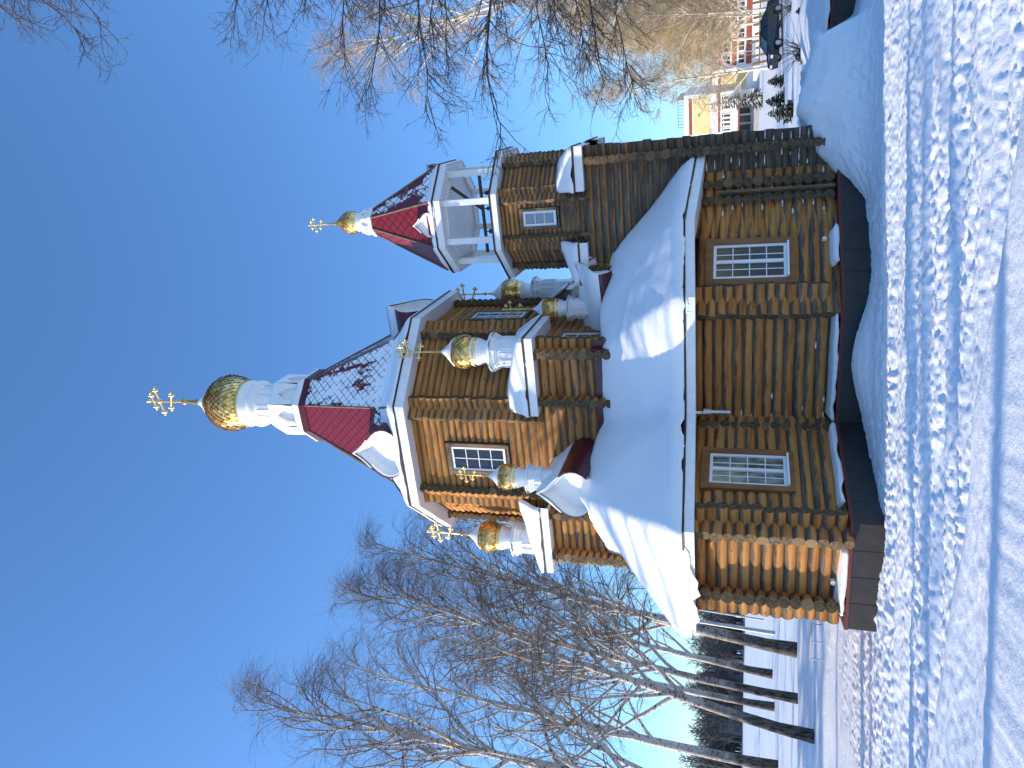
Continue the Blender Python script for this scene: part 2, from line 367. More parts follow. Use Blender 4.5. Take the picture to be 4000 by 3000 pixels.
# ------------------------------------------------------------------ domes, drums, crosses
def onion(mb, prof, c, n, rng, spin=1):
    """diamond shingles: every tile a quad of its own, its foot tipped outwards"""
    K = len(prof)
    def P(k, j, lift=0.0): r, z = prof[k]; a = 2 * math.pi * (j + .5 * k * spin) / n; return V((c[0] + (r + lift) * math.cos(a), c[1] + (r + lift) * math.sin(a), c[2] + z))
    for k in range(K - 2):
        for j in range(n):
            l = (.010 + .020 * prof[k][0]) * rng.uniform(.5, 2.4); t = rng.random()
            mb.add([P(k, j + 0.0 + (0 if spin > 0 else 0), l), P(k + 1, j, l * .3), P(k + 2, j - 1 if spin > 0 else j + 1, 0), P(k + 1, j - 1 if spin > 0 else j + 1, l * .3)], [(0, 1, 2, 3)], 0, False, tint=t)
    lathe(mb, [(r * .975, z) for r, z in prof], c, n, 0, True, tint=.1)
def ogive(r0, rmax, h, K):
    """onion profile from the neck up to the tip"""
    pts = [(0, r0 / rmax), (.10, .88), (.20, .965), (.31, 1.0), (.42, .965), (.53, .84), (.63, .655), (.73, .455), (.82, .285), (.90, .16), (.96, .08), (1.0, .03)]
    out = []
    for i in range(K):
        t = i / (K - 1)
        for (a, ra), (b, rb) in zip(pts, pts[1:]):
            if t <= b + 1e-9: f = (t - a) / (b - a); f = f * f * (3 - 2 * f) * .4 + f * .6; out.append((rmax * (ra + (rb - ra) * f), h * t)); break
    return out
def cross(parent, c, h, yaw=0.0):
    """eight-pointed cross with trefoil ends, facing along local -y turned by yaw"""
    mb = MB(); x, y, z = c; u = V((math.cos(yaw), math.sin(yaw), 0)); t = h * .026
    def bar(zc, half, tilt=0.0):
        a = V(c) + V((0, 0, zc + tilt)) - u * half; b = V(c) + V((0, 0, zc - tilt)) + u * half; tube(mb, a, b, t, t, 6)
        for p, dr in ((a, -u), (b, u)):
            ball(mb, p, t * 2.0, 0, 8); ball(mb, p + dr * t * 2.3, t * 1.5, 0, 6)
            for s_ in (1, -1): ball(mb, p + V((0, 0, s_ * t * 2.2)), t * 1.4, 0, 6)
    tube(mb, c, (x, y, z + h), t * 1.1, t * .9, 6)
    bar(h * .70, h * .30); bar(h * .88, h * .155); bar(h * .36, h * .17, h * .075)
    p = V((x, y, z + h)); ball(mb, p, t * 1.9, 0, 8); ball(mb, p + V((0, 0, t * 2.2)), t * 1.4, 0, 6); ball(mb, V((x, y, z + h * .70)), t * 2.4, 0, 8)
    return mb.build('cross', MAT['cross'], parent)
def arch_panel(mb, fr, sc, z0, z1, w, o, t, mi=0, seg=8):
    """raised border round an arched panel on a face"""
    r = w / 2; pts_o = []; pts_i = []
    for (rr, L_) in ((r + t, pts_o), (r, pts_i)):
        L_.append((sc - rr, z0 - (t if rr > r else 0)))
        for k in range(seg + 1): a = math.pi - math.pi * k / seg; L_.append((sc + rr * math.cos(a), z1 - r + rr * math.sin(a)))
        L_.append((sc + rr, z0 - (t if rr > r else 0)))
    n = len(pts_o)
    vs = [fr.P(s_, z, o) for s_, z in pts_o] + [fr.P(s_, z, o) for s_, z in pts_i] + [fr.P(s_, z, o - .03) for s_, z in pts_o] + [fr.P(s_, z, o - .03) for s_, z in pts_i]
    fs = []
    for i in range(n):
        j = (i + 1) % n; fs += [(i, j, n + j, n + i), (i, j, 2 * n + j, 2 * n + i), (n + i, n + j, 3 * n + j, 3 * n + i)]
    mb.add(vs, fs, mi)
def oct_faces(c, r, n=8, ph=.5):
    pts = [(c[0] + r * math.cos(2 * math.pi * (i + ph) / n), c[1] + r * math.sin(2 * math.pi * (i + ph) / n)) for i in range(n)]
    return [Fr(pts[i], pts[(i + 1) % n], c) for i in range(n)]
def snow_cap(parent, prof, c, n=20, seed=0, name='snow_cap', side=None):
    """a crust of snow sitting on a round thing"""
    rng = random.Random(seed); mb = MB(); off = rng.random() * 50; vs = []; K = len(prof)
    for k, (r, z) in enumerate(prof):
        for i in range(n):
            a = 2 * math.pi * i / n; e = noise.noise(V((math.cos(a) * 1.7 + off, math.sin(a) * 1.7, z * 2))); rr = r * (1 + .05 * e)
            zz = z + (e * .10 * abs(prof[0][0] + .1) if k == 0 else 0)
            vs.append((c[0] + rr * math.cos(a), c[1] + rr * math.sin(a), c[2] + zz))
    mb.add(vs, [(k * n + i, k * n + (i + 1) % n, (k + 1) * n + (i + 1) % n, (k + 1) * n + i) for k in range(K - 1) for i in range(n)], 0, True)
    return mb.build(name, MAT['snow'], parent)
def cupola(parent, c, s=1.0, seed=0, foot=.25, name='cupola', label=None, cross_h=1.12, yaw=0.0, round_foot=False):
    """small dome on a drum; the drum is the part, the rest its sub-parts. s=1: corner cupola (2.45 m to the tip)"""
    rng = random.Random(seed); x, y, z = c; mb = MB()
    if round_foot: lathe(mb, [(.37 * s, -foot), (.37 * s, .30 * s)], c, 24); lathe(mb, [(.37 * s, .30 * s), (.43 * s, .32 * s), (.43 * s, .36 * s)], c, 24, 0, False)
    lo = .34 * s if round_foot else -foot
    lathe(mb, [(.44 * s, lo), (.44 * s, .66 * s)], c, 8, 0, False, .5)
    for f in oct_faces((x, y), .44 * s): arch_panel(mb, f, f.L / 2, z + (.40 if round_foot else .18) * s, z + .60 * s, f.L * .5, .03 * s, .03 * s)
    lathe(mb, [(.44 * s, .66 * s), (.47 * s, .67 * s), (.47 * s, .72 * s), (.51 * s, .74 * s), (.51 * s, .79 * s), (.56 * s, .83 * s), (.56 * s, .87 * s), (.34 * s, .90 * s)], c, 8, 0, False, .5)
    lathe(mb, [(.325 * s, .88 * s), (.325 * s, 1.17 * s), (.345 * s, 1.18 * s), (.345 * s, 1.23 * s), (.375 * s, 1.25 * s), (.375 * s, 1.30 * s), (.395 * s, 1.32 * s), (.395 * s, 1.37 * s), (.30 * s, 1.39 * s)], c, 28, 0, False)
    d = mb.build(name, MAT['drum'], parent)
    if label: d['label'] = label
    g = MB(); lathe(g, [(.405 * s, 1.35 * s), (.415 * s, 1.42 * s), (.415 * s, 1.45 * s), (.36 * s, 1.46 * s)], c, 32, 0, False, 0, tint=.6)
    for i in range(40):
        a = 2 * math.pi * i / 40; ball(g, (x + .412 * s * math.cos(a), y + .412 * s * math.sin(a), z + 1.40 * s), .013 * s, 0, 5)
    g.build('gold_collar', MAT['gold'], d)
    o = MB(); onion(o, ogive(.36 * s, .50 * s, 1.06 * s, 17), (x, y, z + 1.46 * s), 20, rng); o.build('onion_dome', MAT['gold'], d)
    f = MB(); tube(f, (x, y, z + 2.40 * s), (x, y, z + 2.72 * s), .055 * s, .02 * s, 10, tint=.5); ball(f, (x, y, z + 2.75 * s), .062 * s); f.build('finial', MAT['gold'], d)
    cross(d, (x, y, z + 2.79 * s), cross_h * s, yaw)
    pr = [(r * 1.07 + .012, zz) for r, zz in ogive(.36 * s, .50 * s, 1.06 * s, 26) if zz > .58 * s]
    snow_cap(d, [(pr[0][0] * .96, pr[0][1] - .02)] + pr[:-1] + [(.012, pr[-1][1] + .03)], (x, y, z + 1.46 * s), 24, seed)
    snow_cap(d, [(.57 * s, .86 * s), (.565 * s, .93 * s), (.45 * s, .985 * s), (.33 * s, 1.02 * s)], c, 24, seed + 1)
    snow_cap(d, [(.405 * s, 1.42 * s), (.43 * s, 1.46 * s), (.40 * s, 1.51 * s), (.37 * s, 1.52 * s)], c, 24, seed + 2) if seed % 2 else None
    return d

# ------------------------------------------------------------------ kokoshnik (ogee gable)
def ogee(w, h, k=26):
    """half outline from foot to tip, as (x, z)"""
    pts = [(.66, 0), (.86, .10), (.98, .22), (1.0, .33), (.93, .45), (.78, .56), (.58, .66), (.38, .745), (.22, .83), (.10, .91), (0, 1.0)]
    return [(x * w, z * h) for x, z in pts]
def kokoshnik(parent, fr, sc, z0, w, h, depth, o, name='kokoshnik', rim=.16, recess=.22, roof=True, snow=None):
    """fr: frame of the face it stands on; o: how far its front stands out"""
    half = ogee(w, h); out = [(sc - x, z0 + z) for x, z in half] + [(sc + x, z0 + z) for x, z in reversed(half[:-1])]
    k = 1 - rim; inn = [(sc - x * k, z0 + .02 + z * (1 - rim * .95)) for x, z in half] + [(sc + x * k, z0 + .02 + z * (1 - rim * .95)) for x, z in reversed(half[:-1])]
    mid = [(a + (c - a) * .35, b + (d - b) * .35) for (a, b), (c, d) in zip(out, inn)]
    n = len(out); mb = MB()
    R0 = [fr.P(a, b, o) for a, b in out]; R1 = [fr.P(a, b, o) for a, b in mid]; R2 = [fr.P(a, b, o - .05) for a, b in mid]; R3 = [fr.P(a, b, o - recess) for a, b in inn]; Rb = [fr.P(a, b, o - .10) for a, b in out]
    for A, B in ((Rb, R0), (R0, R1), (R1, R2), (R2, R3)): mb.add(A + B, [(i, i + 1, n + i + 1, n + i) for i in range(n - 1)], 0, False)
    ty = [fr.P(a, b, o - recess) for a, b in inn]; c0 = fr.P(sc, z0 + h * .3, o - recess)
    mb.add(ty + [c0], [(i, i + 1, n) for i in range(n - 1)] + [(n - 1, 0, n)], 0, False)
    ko = mb.build(name, MAT['drum'], parent)
    if roof:
        r = MB(); A = [fr.P(a + (.03 if a > sc else -.03 if a < sc else 0), b + .02, o + .02) for a, b in out]; B = [fr.P(a + (.03 if a > sc else -.03 if a < sc else 0), b + .02, o - depth) for a, b in out]
        A2 = [fr.P(a, b - .01, o + .02) for a, b in out]
        r.add(A + B, [(i, i + 1, n + i + 1, n + i) for i in range(n - 1)], 0, True); r.add(A + A2, [(i, i + 1, n + i + 1, n + i) for i in range(n - 1)], 0, False)
        r.build('barrel_roof', MAT['burg'], ko)
    if snow:
        lo, hi = snow; q = [(a, b) for a, b in out if b > z0 + h * lo]; s_ = MB(); m = len(q); K = 8; vs = []
        for j in range(K + 1):
            oo = o + .05 - (depth + .05) * j / K
            for i, (a, b) in enumerate(q):
                t = math.sin(math.pi * i / (m - 1)); e = noise.noise(V((i * .6, j * .7, sc * 3 + z0)))
                vs.append(fr.P(a + (a - sc) * .04, b + (.03 + hi * t * (.8 + .5 * e)), oo))
        s_.add(vs, [(j * m + i, j * m + i + 1, (j + 1) * m + i + 1, (j + 1) * m + i) for j in range(K) for i in range(m - 1)], 0, True)
        s_.add([vs[i] for i in range(m)] + [fr.P(a, b - .0, o + .04) for a, b in q], [(i, i + 1, m + i + 1, m + i) for i in range(m - 1)], 0, True)
        s_.build('snow_cap', MAT['snow'], ko)
    return ko

# ------------------------------------------------------------------ eaves and tents
def eave(parent, poly, over, h=.27, closed=True, name='eave'):
    """mitred white fascia with dark metal edge and white soffit; poly = top outer corners"""
    mb = MB(); sweep(mb, poly, [(0, -.03), (0, -h), (.035, -h), (.035, -h + .03)], closed, 0)
    e = mb.build(name, MAT['white'], parent)
    mb = MB(); sweep(mb, poly, [(.036, -h + .028), (over, -h + .028)], closed, 0); mb.build('soffit', MAT['soffit'], e)
    k = MB(); sweep(k, poly, [(.05, .012), (-.03, .012), (-.03, -.035), (0, -.035)], closed, 0); k.build('metal_edge', MAT['edge'], e)
    return e
def oct_poly(a, w, z, c=(0, 0)):
    """counter-clockwise in local xy, faces square to the axes, half-width w"""
    return [(c[0] + x, c[1] + y, z) for x, y in ((a, -w), (a, w), (w, a), (-w, a), (-a, w), (-a, -w), (-w, -a), (w, -a))]
def tent(parent, lower, upper, biases, name='tent_roof', segs=6, curve=.0):
    mb = MB(); n = len(lower)
    for i in range(n):
        a0, a1, b0, b1 = V(lower[i]), V(lower[(i + 1) % n]), V(upper[i]), V(upper[(i + 1) % n])
        mid = (a0 + a1) / 2; e = (a1 - a0).normalized(); sl = ((b0 + b1) / 2 - mid).length; vs = []; tu = []; tv = []; sb = []
        for k in range(segs + 1):
            t = k / segs; dz = -curve * math.sin(math.pi * t)
            for p in (a0.lerp(b0, t), a1.lerp(b1, t)):
                q = p.copy(); q.z += dz; vs.append(q); tu.append((p - mid).dot(e)); tv.append(sl * t)
                sb.append(biases[i][0] + biases[i][1] * max(0, 1 - t / biases[i][2]))
        mb.add(vs, [(2 * k, 2 * k + 1, 2 * k + 3, 2 * k + 2) for k in range(segs)], 0, False, tu=tu, tv=tv, snowb=sb)
    t_ = mb.build(name, MAT['tile'], parent)
    for i in range(n): r = MB(); tube(r, V(lower[i]).lerp(V(upper[i]), .05) + V((0, 0, .02)), V(upper[i]) + V((0, 0, .01)), .035, .03, 6); r.build('ridge_strip', MAT['oldcas'], t_)
    return t_

# ================================================================== THE CHURCH
TH = R(22); CX, CY = -.86, 23.0
church = empty('log_church', (CX, CY, 0), -TH)
tag(church, 'large log church with octagonal tower, burgundy tent roof and gold domes', 'church')
def cw(p, q, z): return (CX - p * math.sin(TH) + q * math.cos(TH), CY - (p * math.cos(TH) + q * math.sin(TH)), z)
# lower storey -------------------------------------------------------
C1 = .235
P34, P4L, PIN, P12, P25, P5 = (7.10, .62), (7.02, -1.22), (3.78, 1.62), (3.66, 4.60), (2.10, 6.20), (1.35, 7.25)
PL5 = (3.9, -2.2)
S34, S4L, SIN, S12, S25, S5L = (7.32, .92), (7.56, -1.52), (4.24, 1.78), (3.98, 4.80), (2.40, 6.52), (3.9, -2.6)
def Fw(a, b): return Fr(L(*a)[:2], L(*b)[:2], L(2.0, .5)[:2])
f4 = Fw(P4L, P34); f3 = Fw(PIN, P34); f1 = Fw(PIN, P12); f2 = Fw(P12, P25); f5 = Fw(P25, P5); f5l = Fw(P4L, PL5)
ZB, ZE = .60, 3.78
W3O = (1.48, 2.52, 1.62, 3.48); W2O = (.50, 1.52, 1.62, 3.48)
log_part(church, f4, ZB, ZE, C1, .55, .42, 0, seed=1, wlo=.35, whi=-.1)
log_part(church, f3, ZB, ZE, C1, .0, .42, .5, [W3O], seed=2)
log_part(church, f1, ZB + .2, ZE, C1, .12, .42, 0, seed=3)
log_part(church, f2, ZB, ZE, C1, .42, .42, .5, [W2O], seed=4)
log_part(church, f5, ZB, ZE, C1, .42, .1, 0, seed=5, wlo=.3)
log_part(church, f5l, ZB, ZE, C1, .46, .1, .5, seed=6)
mb = MB()
for i in range(14):                                   # stubs of an inner partition beside the valley
    rng = random.Random(900 + i); fr = Fr(f3.P(.42, 0, -.2)[:2], f3.P(.42, 0, .6)[:2], (99, 0)); add_log(mb, fr, 0, .34 + rng.uniform(-.03, .03), ZB + .12 + i * C1, C1 * .54, rng, .4)
mb.build('log_ends', [MAT['log'], MAT['log_end']], church)
window(church, f3, 2.0, 1.70, 3.38, .98, 2, 4, 2, .17, .16, 'cas', 'curtain', .03)
window(church, f2, 1.01, 1.70, 3.38, .96, 2, 4, 2, .17, .16, 'cas', 'glass', .03)
# ends of the inner partitions showing on the recessed wall by the entrance, and a plank at one of them
for s_ in (.55, 1.0):
    mb = MB()
    for i in range(14):
        rng = random.Random(700 + i + int(s_ * 90)); fr = Fr(f5.P(s_, 0, -.2)[:2], f5.P(s_, 0, .6)[:2], (99, 0)); add_log(mb, fr, 0, .42 + rng.uniform(-.03, .03), ZB + .12 + i * C1, C1 * .54, rng, .3)
    mb.build('log_ends', [MAT['log'], MAT['log_end']], church)
mb = MB(); fbox(mb, f5, .70, .76, .6, 3.3, .0, .30); mb.build('plank_post', MAT['oldcas'], church)
wc = [L(*PL5), L(*P4L), L(*P34), L(*PIN), L(*P12), L(*P25), L(*P5)]
ip = offset_poly(wc, .06, False); ip = [(v.x, v.y) for v in ip] + [(7.0, 2.4), (-3.0, 2.4)]
mb = MB(); n_ = len(ip); mb.add([(x, y, z) for z in (-.6, 3.85) for x, y in ip], [(i, (i + 1) % n_, n_ + (i + 1) % n_, n_ + i) for i in range(n_)]); mb.build('inner_wall', MAT['beam'], church)
# skirting
sk = [L(*S5L, .56), L(*S4L, .56), L(*S34, .56), L(*SIN, .56), L(*S12, .56), L(*S25, .56), L(1.6, 7.6, .56)]
# polygon runs from far left along the near side to the right: that is counter-clockwise seen from above
mb = MB(); sweep(mb, sk, [(0, 0), (0, -1.0)], False); sweep(mb, sk, [(0, 0), (.9, 0)], False)
for a, b in zip(sk, sk[1:]):                           # panel joints
    fr = Fr(a[:2], b[:2], (0, 0)); k = max(1, round(fr.L / .62))
    for j in range(1, k): s_ = fr.L * j / k; fbox(mb, fr, s_ - .006, s_ + .006, -.4, .55, .001, .006)
sko = mb.build('skirting', MAT['skirt'], church)
mb = MB(); sweep(mb, sk, [(.05, .006), (-.02, .006), (-.02, -.06), (-.004, -.06)], False); sweep(mb, sk, [(.9, .004), (.05, .006)], False); mb.build('skirting_trim', MAT['redtrim'], sko)
# pipe, lamps
mb = MB(); fr = f1
for pts, r in (((fr.P(.30, 3.16, .0), fr.P(.30, 3.16, .42)), .055), ((fr.P(.30, 2.94, .42), fr.P(.30, 3.40, .42)), .062), ((fr.P(.30, 3.40, .42), fr.P(.30, 3.58, .42)), .105)): tube(mb, pts[0], pts[1], r, r, 14)
mb.build('flue_pipe', MAT['zinc'], church)
for fr, s_, z in ((f2, 1.55, .86), (f4, .60, .80)):
    mb = MB(); tube(mb, fr.P(s_, z, .10), fr.P(s_, z, .20), .062, .05, 14); mb.build('wall_lamp', MAT['lamp'], church)
# lower eaves: corners (p, q, z)
E0, E1, E2, E3, E4, E5 = (7.55, -2.15, 3.86), (7.85, .78, 3.86), (5.12, 2.34, 3.96), (5.1, 5.12, 3.95), (3.75, 6.62, 4.02), (1.46, 7.86, 3.86)
E6 = (3.6, -3.6, 3.9)
ev = [L(*e) for e in (E6, E0, E1, E2, E3, E4, E5)]
eave(church, ev, .75, .24, False)
T0, T1, T2, TS, T3, T4 = (3.2, -.1, 6.55), (5.3, -.1, 6.50), (3.22, 1.05, 6.22), (3.22, 3.22, 6.18), (2.3, 4.1, 6.22), (1.46, 5.45, 5.92)
TL = (3.22, -3.2, 6.2)
facets = [[E6, E0, T1, TL], [E0, E1, T1], [E1, E2, T2, T1], [T1, T2, T0], [TL, T1, T0], [E2, E3, TS, T2], [E3, T3, TS], [E3, E4, T4, T3], [E4, E5, T4]]
mb = MB()
for f in facets: mb.add([L(*p) for p in f], [tuple(range(len(f)))])
mb.add([L(1.46, 5.45, 5.9), L(2.3, 4.1, 6.2), L(-1.5, 4.0, 6.5), L(-1.5, 5.4, 6.0)], [(0, 1, 2, 3)]); mb.add([L(2.3, 4.1, 6.2), L(3.22, 3.22, 6.16), L(0, 3.2, 6.5), L(-1.5, 4.0, 6.5)], [(0, 1, 2, 3)])
mb.build('lower_roof', MAT['burg'], church)
# square storey ------------------------------------------------------
HS, CSQ = 3.2, .215
fa = Fr(L(HS, -HS)[:2], L(HS, HS)[:2]); fc = Fr(L(HS, HS)[:2], L(-HS, HS)[:2]); fe = Fr(L(HS, -HS)[:2], L(-HS, -HS)[:2])
ZS0, ZS1 = 5.2, 8.3
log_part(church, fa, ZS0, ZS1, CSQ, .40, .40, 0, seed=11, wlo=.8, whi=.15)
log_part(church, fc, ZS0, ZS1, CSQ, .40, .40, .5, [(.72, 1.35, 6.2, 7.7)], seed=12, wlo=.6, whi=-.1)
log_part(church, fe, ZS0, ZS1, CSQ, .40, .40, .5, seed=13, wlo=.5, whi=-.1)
for q in (1.82, -1.82):
    mb = MB()
    for i in range(14):
        rng = random.Random(i * 7 + int(q * 10)); fr = Fr(L(2.6, q)[:2], L(HS + .5, q)[:2], (99, 0)); add_log(mb, fr, 0, .98 + rng.uniform(-.03, .03), ZS0 + .2 + i * CSQ, CSQ * .55, rng, .6)
    mb.build('log_ends', [MAT['log'], MAT['log_end']], church)
window(church, fc, 1.04, 6.35, 7.55, .5, 2, 3, 1, .10, .12, 'cas', 'glass', .02, False)
mb = MB(); fbox(mb, fa, 4.05, 6.75, 5.9, 6.42, .125, .15); fbox(mb, fc, -.35, 1.9, 5.9, 6.48, .125, .15); mb.build('flashing', MAT['burg'], church)
# octagon storey -----------------------------------------------------
W8, C8, ZO0, ZO1 = 1.42, .205, 8.1, 12.2
ov = [L(HS, -W8), L(HS, W8), L(W8, HS), L(-W8, HS), L(-HS, W8), L(-HS, -W8), L(-W8, -HS), L(W8, -HS)]
fo = [Fr(ov[i][:2], ov[(i + 1) % 8][:2]) for i in range(8)]
for i in (0, 1, 2, 3, 6, 7):
    op = [(W8 - .15 - .55, W8 - .15 + .55, 9.15, 11.02)] if i in (0, 2) else ()
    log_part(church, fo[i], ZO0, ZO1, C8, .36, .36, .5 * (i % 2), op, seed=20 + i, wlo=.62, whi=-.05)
window(church, fo[0], W8 - .15, 9.25, 10.95, .78, 2, 4, 1, .15, .12, 'oldcas', 'glass', .0, False)
window(church, fo[2], W8 - .15, 9.25, 10.95, .78, 2, 4, 1, .15, .12, 'oldcas', 'glass', .0, False)
mb = MB(); lathe(mb, [(2.9, 5.0), (2.9, 12.3)], (0, 0, 0), 8, 0, False, .5); mb.build('inner_wall', MAT['beam'], church)
# corner roofs on the square's corners with their cupolas
def corner_roof(par, sp, sq, hs, w8, ztop, over, rise, c=(0, 0), seed=0):
    """roof piece over the corner (sp, sq signs) of the square in front of a chamfer face"""
    X = lambda p, q, z: (c[0] + q, c[1] - p, z)
    a, b = (hs + over), (w8 + .05)
    outer = [X(sp * a, sq * b, ztop), X(sp * a, sq * a, ztop), X(sp * b, sq * a, ztop)]
    if V(outer[1]).xy.cross if False else ((outer[1][0] - outer[0][0]) * (outer[2][1] - outer[1][1]) - (outer[1][1] - outer[0][1]) * (outer[2][0] - outer[1][0])) < 0: outer = outer[::-1]
    e = eave(par, outer, over + .1, .26, False, 'corner_eave')
    ins = [X(sp * hs, sq * w8, ztop + rise), X(sp * w8, sq * hs, ztop + rise)]
    f = [[outer[0], outer[1], ins[0] if (V(outer[0]) - V(ins[0])).length < (V(outer[0]) - V(ins[1])).length else ins[1]]]
    i0 = f[0][2]; i1 = ins[1] if i0 is ins[0] else ins[0]
    f += [[outer[1], outer[2], i1], [outer[1], i1, i0]]
    mb = MB()
    for t in f: mb.add(t, [(0, 1, 2)])
    mb.build('corner_roof', MAT['burg'], par)
    sn = [[V(p) + (V(outer[1]) - V(p)) * 0 for p in t] for t in f]
    return [[tuple(p) for p in t] for t in sn]
snow_bits = []
for (sp, sq) in ((1, 1), (1, -1), (-1, 1)): snow_bits.append((corner_roof(church, sp, sq, HS, W8, 8.27, .52, .75), (sp, sq)))
YW = -.15
cupola(church, L(2.62, 2.98, 8.58), 1.02, 3, .5, label='corner cupola on the near corner of the square storey', yaw=YW)
cupola(church, L(2.70, -3.28, 8.55), 1.0, 4, .5, label='corner cupola on the left corner of the square storey', yaw=YW)
cupola(church, L(-2.45, 3.40, 8.65), 1.0, 6, .5, label='corner cupola half hidden behind the octagon', yaw=YW)
# kokoshniks of the lower roof with their cupolas
kl = kokoshnik(church, Fr(L(HS, -1)[:2], L(HS, 1)[:2]), .98, 6.42, .66, 1.30, 2.1, 2.08, snow=(.50, .10), rim=.17, recess=.30)
cupola(church, L(4.42, -.08, 7.58), .73, 5, .5, label='cupola over the ogee gable on the left of the lower roof', yaw=YW, round_foot=True, cross_h=1.0)
kr = kokoshnik(church, Fr(L(2.35, 5.0)[:2], L(1.05, 5.35)[:2], (3.2, -1.6)), .67, 6.02, .62, .98, 2.1, .05, snow=(.02, .13), rim=.15, recess=.22)
cupola(church, L(1.30, 3.86, 6.86), .68, 7, .7, label='cupola on the ridge in front of the bell tower', yaw=YW, cross_h=1.1)
# tent ---------------------------------------------------------------
EA, EW = 3.74, 1.66
lowp = oct_poly(EA, EW, 12.42)
eave(church, lowp, EA - HS + .1, .32)
low2 = oct_poly(EA - .02, EW - .01, 12.44); skirt2 = oct_poly(2.92, 1.25, 13.35); ra = 1.16; up = oct_poly(ra, ra * .4142, 17.36)
# order of oct_poly faces: 0:+x(C) 1:(+x+y) 2:+y(back) 3 4:-x(E) 5:(-x-y) 6:-y (A, near) 7:(+x-y) (B)
b_in = {6: (-.35, 1.0, .22), 7: (.63, .35, .25), 0: (.35, .5, .3), 5: (-.3, .9, .25), 4: (-.3, .9, .25), 1: (.3, .5, .3), 2: (.2, .5, .3), 3: (.2, .5, .3)}
tent(church, skirt2, up, [b_in[i] for i in range(8)])
tent(church, low2, skirt2, [(1.2, 0, 1)] * 8, 'tent_foot', 2)
for i, o in ((6, .40), (0, .40)):
    a, b = lowp[i], lowp[(i + 1) % 8]; kokoshnik(church, Fr(a[:2], b[:2]), EW + (.05 if i else 0), 12.52, .80, 1.52, 1.1, -.06, snow=(.62, .05), rim=.22, recess=.20)
# crown: collar, gabled ring, drum, dome, cross
mb = MB()
sweep(mb, oct_poly(ra + .06, (ra + .06) * .4142, 17.34), [(0, -.06), (0, .20), (.5, .20)]); fin = mb.build('crown_band', MAT['burg'], church)
mb = MB(); c8 = lambda r: r / math.cos(math.pi / 8)
lathe(mb, [(c8(r), z) for r, z in ((1.02, 17.5), (1.24, 17.53), (1.24, 17.61), (1.18, 17.62), (1.18, 17.70), (1.12, 17.71), (1.12, 17.79), (1.05, 17.80), (1.05, 17.90), (.90, 17.91), (.90, 18.75))], (0, 0, 0), 8, 0, False, .5)
for i in range(8):                                     # ring of little gables over niches
    f = oct_faces((0, 0), c8(.90))[i]; h = f.L / 2; w_ = h * .62; o1 = .14
    pts_o = [(-h, 17.91), (-h * 1.12, 18.34), (-h * 1.14, 18.86), (h * 1.14, 18.86), (h * 1.12, 18.34), (h, 17.91)]
    pts_i = [(-w_, 17.96), (-w_, 18.30), (-.0, 18.62), (0.0, 18.62), (w_, 18.30), (w_, 17.96)]
    n_ = 6; vs = [f.P(h + s_, z, o1) for s_, z in pts_o] + [f.P(h + s_, z, o1) for s_, z in pts_i] + [f.P(h + s_, z, -.02) for s_, z in pts_i]
    mb.add(vs, [(k, k + 1, n_ + k + 1, n_ + k) for k in range(n_ - 1)] + [(n_ + k, n_ + k + 1, 2 * n_ + k + 1, 2 * n_ + k) for k in range(n_ - 1)])
lathe(mb, [(c8(1.04), 18.86), (c8(.98), 18.98), (.72, 19.06)], (0, 0, 0), 8, 0, False, .5)
DR = .72
lathe(mb, [(DR, 19.0), (DR, 19.78), (.77, 19.84), (.86, 19.90), (.88, 19.98), (.86, 20.06), (.76, 20.12), (.76, 20.18), (.80, 20.20), (.80, 20.28), (.84, 20.31), (.84, 20.40), (.88, 20.43), (.88, 20.52), (.7, 20.54)], (0, 0, 0), 40, 0, True)
for i in range(10):
    a = 2 * math.pi * (i + .3) / 10; p0, p1 = (DR * math.cos(a - .31), DR * math.sin(a - .31)), (DR * math.cos(a + .31), DR * math.sin(a + .31)); f = Fr(p0, p1); arch_panel(mb, f, f.L / 2, 19.10, 19.74, f.L * .50, .055, .05)
crown = mb.build('drum', MAT['drum'], fin)
mb = MB(); lathe(mb, [(.885, 20.48), (.90, 20.55), (.90, 20.59), (.80, 20.61)], (0, 0, 0), 48, 0, False, tint=.5)
for i in range(72): a = 2 * math.pi * i / 72; ball(mb, (.90 * math.cos(a), .90 * math.sin(a), 20.54), .02, 0, 5)
mb.build('gold_collar', MAT['gold'], fin)
mb = MB(); onion(mb, ogive(.80, 1.06, 2.42, 23), (0, 0, 20.58), 34, random.Random(77)); dome = mb.build('onion_dome', MAT['gold'], fin)
mb = MB(); tube(mb, (0, 0, 22.72), (0, 0, 23.55), .16, .035, 14, tint=.3); ball(mb, (0, 0, 23.60), .13, 0, 16); mb.build('finial', MAT['gold'], fin)
cross(fin, (0, 0, 23.66), 1.68, YW)
pr = [(r * 1.03 + .02, z) for r, z in ogive(.80, 1.06, 2.42, 34) if z > 1.75]; snow_cap(fin, [(pr[0][0] * .97, pr[0][1] - .02)] + pr[:-1] + [(.05, pr[-1][1])], (0, 0, 20.58), 28, 9)

